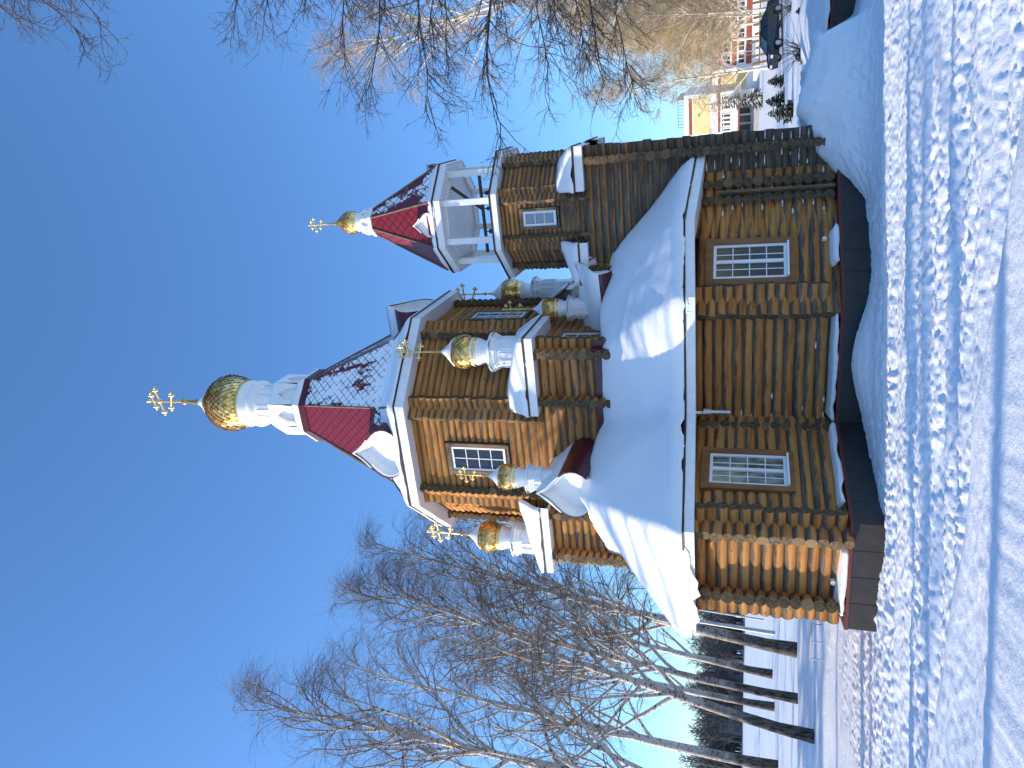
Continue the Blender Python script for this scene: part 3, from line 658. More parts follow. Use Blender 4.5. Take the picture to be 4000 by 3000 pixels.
# ================================================================== BELL TOWER
bl = cw(-.18, 6.50, 0)
tower = empty('bell_tower', bl, -TH)
tag(tower, 'dark log bell tower with open white belfry and small gold dome', 'bell tower')
HB, CB = 1.45, .20
BA = [L(HB, -HB), L(HB, HB), L(-HB, HB), L(-HB, -HB)]
f = Fr(BA[0][:2], BA[1][:2]); log_part(tower, f, .4, 6.75, CB, .38, .38, 0, seed=40, wlo=2.3, whi=1.3)  # heavy greying: weathering plus the church's shade painted into the tower logs
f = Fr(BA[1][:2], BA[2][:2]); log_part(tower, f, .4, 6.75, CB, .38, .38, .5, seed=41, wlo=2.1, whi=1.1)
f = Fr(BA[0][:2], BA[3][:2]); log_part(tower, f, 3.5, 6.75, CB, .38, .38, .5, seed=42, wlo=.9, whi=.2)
mb = MB(); box(mb, -1.3, 1.3, -1.3, 1.3, 0, 6.9); lathe(mb, [(1.36, 6.9), (1.36, 9.3)], (0, 0, 0), 8, 0, False, .5); mb.build('inner_wall', MAT['beam'], tower)
WB = .64
bv = [L(HB, -WB), L(HB, WB), L(WB, HB), L(-WB, HB), L(-HB, WB), L(-HB, -WB), L(-WB, -HB), L(WB, -HB)]
fb = [Fr(bv[i][:2], bv[(i + 1) % 8][:2]) for i in range(8)]
for i in range(8):
    op = [(WB - .30, WB + .30, 7.6, 8.7)] if i == 0 else ()
    log_part(tower, fb[i], 6.75, 9.25, .135, .24, .24, .5 * (i % 2), op, seed=50 + i, wlo=1.5, whi=.6)  # octagon logs greyed further too, shade painted in with the weathering
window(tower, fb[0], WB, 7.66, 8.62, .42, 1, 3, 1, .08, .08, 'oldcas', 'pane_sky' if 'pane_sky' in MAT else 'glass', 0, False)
for (sp, sq) in ((1, 1), (1, -1), (-1, 1)): snow_bits.append((corner_roof(tower, sp, sq, HB, WB, 7.02, .40, .55), (sp, sq, 'b')))
lp = oct_poly(1.84, .78, 9.46); eave(tower, lp, .45, .20)
mb = MB(); lathe(mb, [(c8(1.84), 9.465), (c8(1.3), 9.56), (.01, 9.6)], (0, 0, 0), 8, 0, False, .5); mb.build('belfry_floor', MAT['snow'], tower)
cols = oct_poly(1.30, .56, 9.5)
for (x, y, z) in cols:
    mb = MB(); box(mb, x - .085, x + .085, y - .085, y + .085, 9.5, 11.1); mb.build('column', MAT['white'], tower)
ep = oct_poly(1.62, .68, 11.30); eave(tower, ep, .42, .24, True, 'belfry_eave')
mb = MB(); sweep(mb, oct_poly(1.22, .51, 11.02), [(0, .0), (0, .14), (-.02, .14)]); mb.add([(x, y, 11.10) for x, y, _ in oct_poly(1.22, .51, 0)], [tuple(range(8))]); mb.build('belfry_ceiling', MAT['soffit'], tower)
lo2 = oct_poly(1.61, .675, 11.32); rb = .40; upb = oct_poly(rb, rb * .4142, 13.98)
bb = {6: (-.55, 1.25, .20), 7: (.36, .6, .30), 0: (.1, .8, .3), 5: (-.6, 1.0, .12), 4: (-.6, 1.0, .12), 1: (.2, .5, .3), 2: (.2, .5, .3), 3: (.2, .5, .3)}
tent(tower, lo2, upb, [bb[i] for i in range(8)])
for i in (6, 0, 4):
    a, b = ep[i], ep[(i + 1) % 8]; kokoshnik(tower, Fr(a[:2], b[:2]), .68, 11.34, .36, .62, .5, -.05, snow=(.62, .03), rim=.22, recess=.08)
mb = MB()
lathe(mb, [(c8(r), z) for r, z in ((.38, 13.96), (.46, 13.98), (.46, 14.05), (.43, 14.06), (.43, 14.12), (.36, 14.13), (.36, 14.34))], (0, 0, 0), 8, 0, False, .5)
for i in range(8):
    f = oct_faces((0, 0), c8(.36))[i]; h = f.L / 2
    po = [(-h, 14.13), (-h * 1.1, 14.30), (0, 14.45), (h * 1.1, 14.30), (h, 14.13)]; pi = [(-h * .6, 14.15), (-h * .6, 14.27), (0, 14.36), (h * .6, 14.27), (h * .6, 14.15)]
    vs = [f.P(h + s_, z, .05) for s_, z in po] + [f.P(h + s_, z, .05) for s_, z in pi] + [f.P(h + s_, z, -.01) for s_, z in pi]; mb.add(vs, [(k, k + 1, 6 + k, 5 + k) for k in range(4)] + [(5 + k, 6 + k, 11 + k, 10 + k) for k in range(4)])
lathe(mb, [(.40, 14.32), (.26, 14.42), (.26, 14.54), (.28, 14.56), (.28, 14.60), (.30, 14.62), (.30, 14.67), (.24, 14.68)], (0, 0, 0), 28, 0, False)
bc = mb.build('drum', MAT['drum'], tower)
mb = MB(); lathe(mb, [(.305, 14.65), (.315, 14.70), (.28, 14.71)], (0, 0, 0), 28, 0, False, tint=.5); mb.build('gold_collar', MAT['gold'], bc)
mb = MB(); onion(mb, ogive(.27, .36, .88, 15), (0, 0, 14.68), 20, random.Random(5)); mb.build('onion_dome', MAT['gold'], bc)
mb = MB(); tube(mb, (0, 0, 15.46), (0, 0, 15.78), .06, .015, 10, tint=.4); ball(mb, (0, 0, 15.81), .055); mb.build('finial', MAT['gold'], bc)
cross(bc, (0, 0, 15.85), .66, YW)
mb = MB(); tube(mb, (-1.2, .15, 10.38), (1.2, .15, 10.38), .055, .055, 8); tube(mb, (.95, -.9, 10.9), (.15, .15, 10.4), .05, .05, 8); mb.build('bell_beam', MAT['beam'], tower)
# bells hang from the beam: things of their own
def bell(lx, ly, z, r, label):
    o = empty('bell', Matrix.Rotation(-TH, 3, 'Z') @ V((lx, ly, 0)) + V((bl[0], bl[1], z)), 0); tag(o, label, 'bell', 'bells in the belfry')
    b = MB(); lathe(b, [(.02, 0), (r * .45, -.03 * r), (r * .55, -.25 * r), (r * .62, -.8 * r), (r * .75, -1.2 * r), (r * 1.0, -1.55 * r), (r * .9, -1.55 * r), (r * .5, -.6 * r)], (0, 0, 0), 16); b.build('bell_body', MAT['bronze'], o)
    k = MB(); tube(k, (0, 0, 0), (0, 0, .09), .015, .015, 6); k.build('hanger', MAT['bronze'], o)
    k = MB(); tube(k, (0, 0, -.5 * r), (0, 0, -1.5 * r), .012, .018, 6); ball(k, (0, 0, -1.5 * r), r * .16); k.build('clapper', MAT['bronze'], o)
bell(-.55, .15, 10.25, .13, 'dark bell hanging alone from the left half of the belfry beam')
bell(.15, .15, 10.25, .10, 'small dark bell hanging under the middle of the belfry beam')
bell(.62, .15, 10.25, .11, 'dark bell at the right end of the belfry beam where the brace meets it')
# ------------------------------------------------------------------ snow on the church
def place(o, par): o.location = par.location; o.rotation_euler = par.rotation_euler; return o
sf = [[L(*p) for p in f] for f in facets]
def hang_left(c):
    """the blanket has slid and hangs over the eave at the left corner"""
    a, b = V(L(*E1)).xy, V(L(*E0)).xy; d = (b - a); t = (c.xy - a).dot(d) / d.length_squared; off = abs((c.xy - a).cross(d)) / d.length if hasattr(c.xy, 'cross') else abs((c.x - a.x) * d.y - (c.y - a.y) * d.x) / d.length
    if off > .25 or t < .02 or t > 1.03: return 0
    return .34 * min(1, max(0, (t - .16) / .3)) * min(1, max(0.25, (1.08 - t) / .25))
rs = place(snow_sheet('roof_snow', sf, .20, .20, .07, .05, 3, None, 3, .8, .05, hang_left), church)
tag(rs, 'thick snow lying over the lower roof of the church', 'roof snow', None, 'stuff')
sad = [[L(1.46, 5.45, 5.92), L(2.2, 4.1, 6.25), L(-1.5, 4.0, 6.5), L(-1.5, 5.4, 6.0)]]
s2 = place(snow_sheet('roof_snow', sad, .18, .3, .06, .02, 8, None, 2), church); tag(s2, 'snow in the saddle between the church and its bell tower', 'roof snow', None, 'stuff')
for tris, key in snow_bits:
    sn = snow_sheet('roof_snow', tris, .15 if len(key) == 2 else .13, .16, .06, .05, int(3 + key[0] + 2 * key[1]), None, 2)
    place(sn, tower if len(key) == 3 else church)
    where = {(1, 1): 'near corner', (1, -1): 'left corner', (-1, 1): 'far right corner'}[key[:2]]
    tag(sn, 'snow on the %s roof of the %s' % (where, 'bell tower' if len(key) == 3 else 'square storey below the octagon'), 'roof snow', None, 'stuff')
# rim of snow at the foot of both tents
def ring_snow(par, polyA, polyB, th, seed, lab):
    q = [[polyA[i], polyA[(i + 1) % 8], polyB[(i + 1) % 8], polyB[i]] for i in range(8)]
    o = place(snow_sheet('roof_snow', q, th, .22, .05, .05, seed, None, 1), par); tag(o, lab, 'roof snow', None, 'stuff')
ring_snow(church, oct_poly(EA + .0, EW + .0, 12.43), oct_poly(3.25, 1.42, 12.88), .13, 21, 'rim of snow along the foot of the large tent roof')
ring_snow(tower, oct_poly(1.62, .68, 11.31), oct_poly(1.42, .60, 11.60), .07, 22, 'rim of snow along the foot of the belfry tent')
# ledge of snow on the skirting
def ledge(a, b, w0, z, seed, lab, k0=.03, k1=.97):
    fr = Fr(L(*a)[:2], L(*b)[:2], L(2.0, .5)[:2]); q = [fr.P(fr.L * k0, z, -.02), fr.P(fr.L * k1, z, -.02), fr.P(fr.L * k1, z + .10, -w0), fr.P(fr.L * k0, z + .10, -w0)]
    o = place(snow_sheet('ledge_snow', [q], .10, .14, .03, .02, seed, None, 1), church); tag(o, lab, 'ledge snow', None, 'stuff')
ledge(SIN, S12, .72, .57, 31, 'smooth snow on the skirting ledge under the windowless log wall', .0, .86)
ledge(S34, SIN, .42, .57, 32, 'snow on the skirting ledge under the window beside the flue pipe', .2, 1)
ledge(S4L, S34, .42, .57, 33, 'snow on the skirting ledge under the sunlit log wall', .12, .75)
ledge(S12, S25, .36, .57, 34, 'snow on the skirting ledge under the window nearest the entrance', .38, .8)
# crumbs of snow caught on the logs by the entrance
mb = MB(); rng = random.Random(4)
def crumb(fr, s_, z, o, l, r):
    tube(mb, fr.P(s_, z, o), fr.P(s_ + l * .4, z + r * .3, o), r * .5, r, 7); tube(mb, fr.P(s_ + l * .4, z + r * .3, o), fr.P(s_ + l, z, o), r, r * .3, 7)
for i in range(22): crumb(f5, rng.uniform(.05, 1.25), ZB + C1 * rng.randint(1, 11) + .0, .10, rng.uniform(.06, .2), rng.uniform(.018, .032))
ft = Fr(L(HB - .18, 6.50 - HB)[:2], L(HB - .18, 6.50 + HB)[:2], (0, 0))
for i in range(44): crumb(ft, rng.uniform(1.9, 3.1), .4 + CB * rng.randint(4, 18), .085, rng.uniform(.08, .3), rng.uniform(.014, .026))
for i in range(12): crumb(f1, rng.uniform(-.1, .1) if i < 8 else rng.uniform(.1, 2.4), ZB + .2 + C1 * rng.randint(0, 8), .10, rng.uniform(.05, .2), rng.uniform(.014, .024))
cr = place(mb.build('log_snow', MAT['snow'], None), church); tag(cr, 'crumbs of snow caught between the logs beside the entrance', 'snow crumbs', None, 'stuff')
# icicles from the lower eaves
mb = MB(); rng = random.Random(8)
for i in range(26):
    k = rng.random(); a, b = (V(L(*E2)), V(L(*E3))) if rng.random() < .55 else (V(L(*E1)), V(L(*E2)))
    if i < 9: p = V(L(*E2)) + (V(L(*E3)) - V(L(*E2))) * rng.uniform(-.02, .03)
    else: p = a.lerp(b, k)
    l = rng.uniform(.08, .30) * (1.7 if i < 9 else .7); tube(mb, p + V((0, 0, -.02)), p + V((0, 0, -.06 - l)), .012, .002, 6)
ic = place(mb.build('icicles', MAT['glass_ice'] if 'glass_ice' in MAT else MAT['snow'], None), church); tag(ic, 'thin icicles hanging from the long lower eave', 'icicles', None, 'stuff')

# ------------------------------------------------------------------ ground
def _hash(i, j, s): 
    h = (i * 374761393 + j * 668265263 + s * 144665) & 0xffffffff; h = ((h ^ (h >> 13)) * 1274126177) & 0xffffffff; return ((h ^ (h >> 16)) & 0xffff) / 65535.0
def vnoise(x, y, s=0):
    xi = np.floor(x).astype(np.int64); yi = np.floor(y).astype(np.int64); fx = x - xi; fy = y - yi
    fx = fx * fx * fx * (fx * (fx * 6 - 15) + 10); fy = fy * fy * fy * (fy * (fy * 6 - 15) + 10)
    a = _hash(xi, yi, s); b = _hash(xi + 1, yi, s); c = _hash(xi, yi + 1, s); d = _hash(xi + 1, yi + 1, s)
    return (a + (b - a) * fx + (c - a) * fy + (a - b - c + d) * fx * fy) - .5
def fbm(x, y, o=4, s=0):
    t = 0; k = 1.0
    for i in range(o): t = t + k * vnoise(x * 2 ** i + i * 17.3, y * 2 ** i - i * 9.1, s + i); k *= .52
    return t
def pits(x, y, cell, s):
    """irregular hollows: distance to jittered points"""
    x = x / cell; y = y / cell; xi = np.floor(x).astype(np.int64); yi = np.floor(y).astype(np.int64); best = np.full(x.shape, 9.0)
    for dx in (-1, 0, 1):
        for dy in (-1, 0, 1):
            px = xi + dx + .15 + .7 * _hash(xi + dx, yi + dy, s); py = yi + dy + .15 + .7 * _hash(xi + dx, yi + dy, s + 5)
            best = np.minimum(best, np.hypot(x - px, (y - py)))
    return best
def sstep(x, a, b): t = np.clip((x - a) / (b - a), 0, 1); return t * t * (3 - 2 * t)
def ground(x, y, detail=True):
    x = np.asarray(x, float); y = np.asarray(y, float)
    # right-hand snowbank in front of the bell tower
    edge = 17.25 + .25 * vnoise(x * .5, y * 0 + 3, 4)
    bank = sstep(x, 4.2, 5.6 + .12 * (y - 17)) * sstep(y, edge, edge + 1.5) * (.70 + .34 * fbm(x * .55, y * .7, 4, 11) + .10 * fbm(x * 2.2, y * 2.6, 3, 12))
    bank = bank * (1 - sstep(y, 27, 34)) 
    mound = .80 * np.exp(-(((x - 6.9) / 1.5) ** 2 + ((y - 18.9) / 1.1) ** 2)) + .55 * np.exp(-(((x - 8.8) / 1.2) ** 2 + ((y - 21.5) / 1.4) ** 2)) + .35 * np.exp(-(((x - 12.5) / 1.6) ** 2 + ((y - 22) / 2.0) ** 2))
    hol = np.clip(1.7 * np.exp(-(((x - 9.75 - .35 * (y - 19)) / .85) ** 4 + ((y - 18.9) / 1.25) ** 4)), 0, .97)
    h = bank + mound - hol * bank
    # drift against the skirting
    h = h + .42 * np.exp(-(((x - .5) / 1.25) ** 2 + ((y - 17.45) / .75) ** 2)) - .06
    # heaped snow in the lower left corner, its right slope shaped to make a shaded band
    dn = (-(x - 1.3) * .50 - (y - 8.2) * .86)
    d2 = -.38 * (x - 1.0) - .92 * (y - 8.6 - .15 * vnoise(x * .6, y * .6, 2))
    heap = .62 * sstep(d2, -.1, 1.35 + .25 * vnoise(x * .5, y * .5, 9)) + .05 * np.clip(d2, 0, 9) + .10 * sstep(d2, .3, 2) * vnoise(x * .35, y * .9, 14)
    lane = sstep(d2, -.25, .12) * (1 - sstep(d2, .9, 1.9))
    h = h + heap * (1 - sstep(-y, -7.2, -5.5) * 0)
    # lane on the left beyond the church
    ln = sstep(y, 25.0, 26.2) * (1 - sstep(y, 32.0, 33.2)) * (1 - sstep(x, -7.5, -5.5))
    h = h - .30 * ln + .16 * np.exp(-((y - 33.8) / .5) ** 2) * (1 - sstep(x, -7.5, -5.5)) + .14 * np.exp(-((y - 24.6) / .5) ** 2) * (1 - sstep(x, -7, -5))
    far = sstep(y, 38, 70)
    h = h + far * .35 * fbm(x * .06, y * .12, 3, 31)
    if detail:
        rough = (1 - lane) * (1 - .85 * sstep(bank, .05, .5)) * (1 - ln) * (1 - sstep(y, 18.5, 24)) * (1 - .6 * sstep(np.exp(-(((x - .5) / 1.5) ** 2 + ((y - 17.3) / .8) ** 2)), .2, .8))
        strip = sstep(vnoise(x * .12, y * 1.1, 40), -.25, .25)          # trodden strips alternate with smoother ones
        warp = .40 * fbm(x * 1.3, y * 1.3, 3, 70)
        pt = pits(x * .42 + warp, y * .85 + warp, .17, 50); pt2 = pits(x * .6 + 5 + warp, y + warp, .09, 60)
        some = sstep(vnoise(x * .45, y * 1.7, 71), -.05, .3)
        foot = (-.030 * (1 - sstep(pt, .10, .55)) + .012 * (1 - sstep(np.abs(pt - .62), .0, .12))) * some - .013 * (1 - sstep(pt2, .15, .5))
        rut = np.zeros_like(x)
        for yc, wd, dp, ph in ((9.35, .16, .060, 1), (9.95, .13, .050, 2), (10.9, .20, .070, 3), (11.7, .12, .050, 4), (12.4, .16, .065, 5), (13.5, .22, .075, 6), (14.3, .13, .055, 7), (15.1, .15, .060, 8), (16.0, .18, .055, 9)):
            d = (y - yc - .05 * (x - 2) * (ph % 3 - 1) * .35 - .30 * vnoise(x * .16, x * 0 + ph * 3.7, 80)) / wd; rut = rut - dp * np.exp(-d * d) + .4 * dp * np.exp(-(np.abs(d) - 1.9) ** 2)
        tracks = .060 * vnoise(x * .05, y * 1.9, 44) + .050 * vnoise(x * .07 + 3, y * 4.0, 45) + .028 * vnoise(x * .2 + 3, y * 8.0, 75)
        clod = np.abs(fbm(x * 4.2, y * 8.0, 4, 72))
        h = h + rough * (foot * (.30 + .8 * strip) + tracks + rut + .030 * fbm(x * .8, y * 1.6, 3, 46) + .050 * clod * (.35 + strip) + .028 * fbm(x * 9, y * 13, 3, 47)) * (1 - .5 * sstep(d2, .3, 1.2))
        h = h + (1 - rough) * (.05 * fbm(x * .7, y * .8, 3, 48) + .010 * fbm(x * 4, y * 5, 3, 49)) * (1 - far * .5)
        mid = sstep(y, 19, 24) * (1 - sstep(y, 60, 90)) * (1 - ln); h = h + mid * (.13 * fbm(x * .25, y * .55, 4, 52) + .05 * vnoise(x * .2, y * 2.0, 53))
    return h
def gz(x, y): return float(ground(np.array([x]), np.array([y]))[0])
def axis(parts):
    out = []
    for a, b, st in parts: out += list(np.arange(a, b, st))
    return np.array(out)
def geo(a, b, n): return list(a * (b / a) ** (np.arange(1, n + 1) / n))
gx = np.concatenate([[-v for v in reversed(geo(9.0, 700, 70))], np.arange(-9, 11.5, .040), geo(11.5, 700, 60)])
gy = np.concatenate([np.linspace(-80, 6.8, 16), axis([(7.0, 18.4, .033), (18.4, 26, .09), (26, 42, .22)]), geo(42, 900, 70)])
XX, YY = np.meshgrid(gx, gy); ZZ = ground(XX, YY); nx_, ny_ = len(gx), len(gy)
me = bpy.data.meshes.new('snow_ground'); co = np.stack([XX, YY, ZZ], -1).reshape(-1, 3)
me.vertices.add(len(co)); me.vertices.foreach_set('co', co.ravel())
I = np.arange(nx_ * ny_).reshape(ny_, nx_); Q = np.stack([I[:-1, :-1], I[:-1, 1:], I[1:, 1:], I[1:, :-1]], -1).reshape(-1, 4)
me.loops.add(Q.size); me.loops.foreach_set('vertex_index', Q.ravel()); me.polygons.add(len(Q)); me.polygons.foreach_set('loop_start', np.arange(len(Q)) * 4)
me.polygons.foreach_set('use_smooth', np.ones(len(Q), bool)); me.update(calc_edges=True); me.materials.append(mk_snow('ground_snow', .5, 7.0, .035))
gr = bpy.data.objects.new('snow_ground', me); COL.objects.link(gr); gr['kind'] = 'structure'

# ------------------------------------------------------------------ trees
class Tubes:
    def __init__(s): s.v = []; s.f = []; s.r = []; s.n = 0
    def add(s, pts, rad, k=4):
        P = np.asarray(pts, float); m = len(P); T = np.gradient(P, axis=0); T /= np.linalg.norm(T, axis=1)[:, None] + 1e-9
        ref = np.array([0, 0, 1.]) if abs(T[0, 2]) < .9 else np.array([1., 0, 0]); A = np.cross(T, ref); A /= np.linalg.norm(A, axis=1)[:, None] + 1e-9; B = np.cross(T, A)
        an = 2 * np.pi * np.arange(k) / k; rad = np.asarray(rad, float)
        ring = P[:, None] + rad[:, None, None] * (A[:, None] * np.cos(an)[None, :, None] + B[:, None] * np.sin(an)[None, :, None])
        s.v.append(ring.reshape(-1, 3)); s.r.append(np.repeat(rad, k)); i = np.arange(m - 1)[:, None] * k; j = np.arange(k)[None]; j2 = (j + 1) % k
        s.f.append((np.stack([i + j, i + j2, i + k + j2, i + k + j], -1).reshape(-1, 4)) + s.n); s.n += m * k
    def build(s, name, m, parent=None):
        v = np.concatenate(s.v); f = np.concatenate(s.f); me = bpy.data.meshes.new(name); me.vertices.add(len(v)); me.vertices.foreach_set('co', v.ravel())
        me.loops.add(f.size); me.loops.foreach_set('vertex_index', f.ravel()); me.polygons.add(len(f)); me.polygons.foreach_set('loop_start', np.arange(len(f)) * 4)
        me.polygons.foreach_set('use_smooth', np.ones(len(f), bool)); me.update(calc_edges=True); me.attributes.new('rad', 'FLOAT', 'POINT').data.foreach_set('value', np.concatenate(s.r))
        me.materials.append(m); o = bpy.data.objects.new(name, me); COL.objects.link(o); o.parent = parent; return o
def unit(v): return v / (np.linalg.norm(v) + 1e-9)
def rot_dir(rng, d, ang):
    a = unit(np.cross(d, rng.normal(size=3))); return unit(d * math.cos(ang) + a * math.sin(ang))
def limb(rng, p, d, ln, n, up=0.0, jit=.12, droop=0.0, wind=0.0):
    pts = [np.array(p, float)]; st = ln / n; d = np.array(d, float)
    for i in range(n):
        t = (i + 1) / n; d = unit(d + rng.normal(size=3) * jit + np.array([wind * t, 0, up - droop * t])); pts.append(pts[-1] + d * st)
    return np.array(pts)
def twigs(rng, T, P, r0, num, ln, droop, wind, tr, spread=.8, lo=.2):
    m = len(P) - 1
    for _ in range(num):
        t = rng.uniform(lo, 1) * m; i = min(int(t), m - 1); p = P[i] + (P[i + 1] - P[i]) * (t - i); d = rot_dir(rng, unit(P[i + 1] - P[i]), rng.uniform(.35, spread + .3))
        q = limb(rng, p, d, ln * rng.uniform(.5, 1.25), 4, 0, .14, droop, wind); T.add(q, np.linspace(tr, tr * .45, 5), 3)
def birch(name, loc, H, lean, r0, seed, label, cat='birch', nb=34, clear=.22, droop=.30, wind=.22, tr=.0075, sub=7, tw=9, spread=.6, m='bark', group=None, bl=.34, twl=1.25, snowy=0):
    rng = np.random.default_rng(seed); o = empty(name, loc); tag(o, label, cat, group)
    n = 16; t = np.linspace(0, 1, n + 1); jx = np.cumsum(rng.normal(size=n + 1)) * .010 * H * .35; jy = np.cumsum(rng.normal(size=n + 1)) * .010 * H * .35; jx -= jx[0]; jy -= jy[0]
    P = np.stack([lean[0] * t ** 1.15 + jx * t, lean[1] * t ** 1.15 + jy * t, H * t], -1); P[0, 2] = -.5; rad = r0 * (1 - t) ** 1.08 + .012; rad[0] *= 1.25
    T0 = Tubes(); T0.add(P, rad, 12); T0.build('trunk', MAT[m], o); T = Tubes()
    for k in range(nb):
        s_ = clear + (1 - clear) * ((k + rng.uniform(0, .9)) / nb); x = s_ * n; i = min(int(x), n - 1); p = P[i] + (P[i + 1] - P[i]) * (x - i); az = k * 2.4 + rng.normal() * .4
        ang = (.95 - .50 * s_) * rng.uniform(.75, 1.2) * spread / .6; d = np.array([math.cos(az) * math.sin(ang), math.sin(az) * math.sin(ang), math.cos(ang)])
        ln = H * bl * ((1 - s_) ** .62 + .10) * rng.uniform(.7, 1.15); br = min(.45 * r0 * (1 - s_) ** .8 + .010, ln * .013 + .006)
        Q = limb(rng, p, d, ln, 9, .05, .10, .10, wind * .25); T.add(Q, br * (1 - np.linspace(0, 1, 10)) ** .8 + .006, 6)
        for j in range(sub):
            u = rng.uniform(.18, 1.0); y = u * 9; ii = min(int(y), 8); pp = Q[ii] + (Q[ii + 1] - Q[ii]) * (y - ii); dd = rot_dir(rng, unit(Q[ii + 1] - Q[ii]), rng.uniform(.4, 1.0)); dd[2] += .15
            l2 = ln * rng.uniform(.22, .45) * (1.15 - .6 * u) + .35; Q2 = limb(rng, pp, unit(dd), l2, 6, .0, .14, droop * .45, wind * .5); T.add(Q2, np.linspace(br * .42 * (1.1 - .7 * u) + .005, .005, 7), 4)
            twigs(rng, T, Q2, br, max(3, int(tw * min(1.35, l2 / 1.5))), twl * (.55 + .45 * min(1, l2)), droop, wind, tr, spread=.75)
    T.build('crown', MAT[m], o); return o
def at(u, v, z=0.0, Y=None):
    """point under a pixel of the upright photograph (2212 px high), on height z or at depth Y"""
    d = _f * FOC + _r2 * (u - 829.5) + _d2 * (v - 1106.0); t = (z - CAM_Z) / d.z if Y is None else Y / d.y
    return V((d.x * t, d.y * t, CAM_Z + d.z * t))
# birches behind the church, by foot (u, v) and where the crown leans to
def place_birch(u, v, Y, H, lean, r0, seed, label, **k):
    p = at(u, v, 0, Y); return birch('birch_tree', (p.x, p.y, gz(p.x, p.y)), H, lean, r0, seed, label, group='birches left of the church', **k)
BK = dict(nb=36, tr=.0048, tw=14, droop=.42, wind=.30, sub=8, spread=.52, twl=1.35)
BF = dict(nb=30, tr=.0085, tw=11, droop=.42, wind=.30, sub=7, spread=.52, twl=1.5)
place_birch(254, 1713, 36, 21.5, (3.6, -1.5), .30, 1, 'birch with the thickest black foot, nearest the left corner of the church', **BK)
place_birch(149, 1720, 34, 22, (2.9, -1.0), .19, 2, 'leaning white birch with slim dark foot between two thicker birches', **BK)
place_birch(69, 1732, 31.5, 21.5, (4.4, 1.0), .23, 3, 'leaning birch whose black foot stands lowest, second from the left edge', **BK)
place_birch(204, 1650, 58, 26, (3.5, 0), .29, 4, 'straight brown-footed birch farther off behind the thick black-footed birch', **BF)
place_birch(134, 1655, 54, 27, (2.0, 0), .26, 5, 'straight birch farther off behind the leaning slim birch', **BF)
place_birch(4, 1658, 50, 33, (2.2, 0), .36, 6, 'tall birch at the very left edge of the picture', **BF)
place_birch(455, 1640, 48, 24, (1.5, 0), .30, 7, 'birch hidden behind the church, its top showing beside the left cupola', **BF)
place_birch(-100, 1720, 26, 22.5, (.9, 0), .30, 8, 'birch outside the left edge leaning its tall crown into the picture', **BK)
# trees on the right
gt = ['pale tan birch rising behind the fence and the black car', 'tan birch farthest from the church in the grove by the fence', 'tan birch nearest the yellow building in the grove', 'thin tan birch between the fence and the building', 'tan birch crowding the right edge above the car', 'tan birch with the lowest crown in the grove by the road', 'leaning tan birch at the back of the grove', 'tan birch standing just behind the front end of the black car', 'tan birch hiding the right wing of the yellow building', 'short tan birch in front of the grove at the picture edge']
protos = [birch('birch_tree', (0, 0, 0), 23, (1.0, 0), .17, 61, gt[0], nb=52, clear=.10, tr=.016, sub=9, tw=10, m='bark_tan', group='tan birches on the right', spread=.72, bl=.30, twl=1.6, wind=-.12, droop=.34),
          birch('birch_tree', (0, 0, 0), 21, (-2.0, 0), .16, 62, gt[1], nb=50, clear=.10, tr=.016, sub=9, tw=10, m='bark_tan', group='tan birches on the right', spread=.72, bl=.32, twl=1.6, wind=-.12, droop=.34)]
spots = [(36.5, 66, 0, 1.0), (44, 76, 1.3, 1.02), (33.0, 78, 2.2, .80), (39, 84, 4.0, .95), (41.5, 62, 5.1, 1.08), (34.5, 70, 3.0, .78), (47, 88, .7, 1.1), (31.5, 63, 1.9, .72), (44.5, 92, 5.6, .85), (34.0, 60, 3.7, .80)]
for i, (x, y, rz, sc) in enumerate(spots):
    o = protos[i] if i < 2 else copy_tree(protos[i % 2]); o.location = (x, y, gz(x, y)); o.rotation_euler = (0, 0, rz); o.scale = (sc,) * 3; o['label'] = gt[i]
p = at(1800, 1640, 0, 34); birch('birch_tree', (p.x, p.y, gz(p.x, p.y)), 24, (-2.4, 0), .22, 64, 'tall pale birch at the right edge behind the dark grey limbs', nb=44, clear=.2, tr=.008, sub=8, tw=11, m='bark_tan', group='tan birches on the right', spread=.7, bl=.33, twl=1.2, wind=-.05, droop=.15)
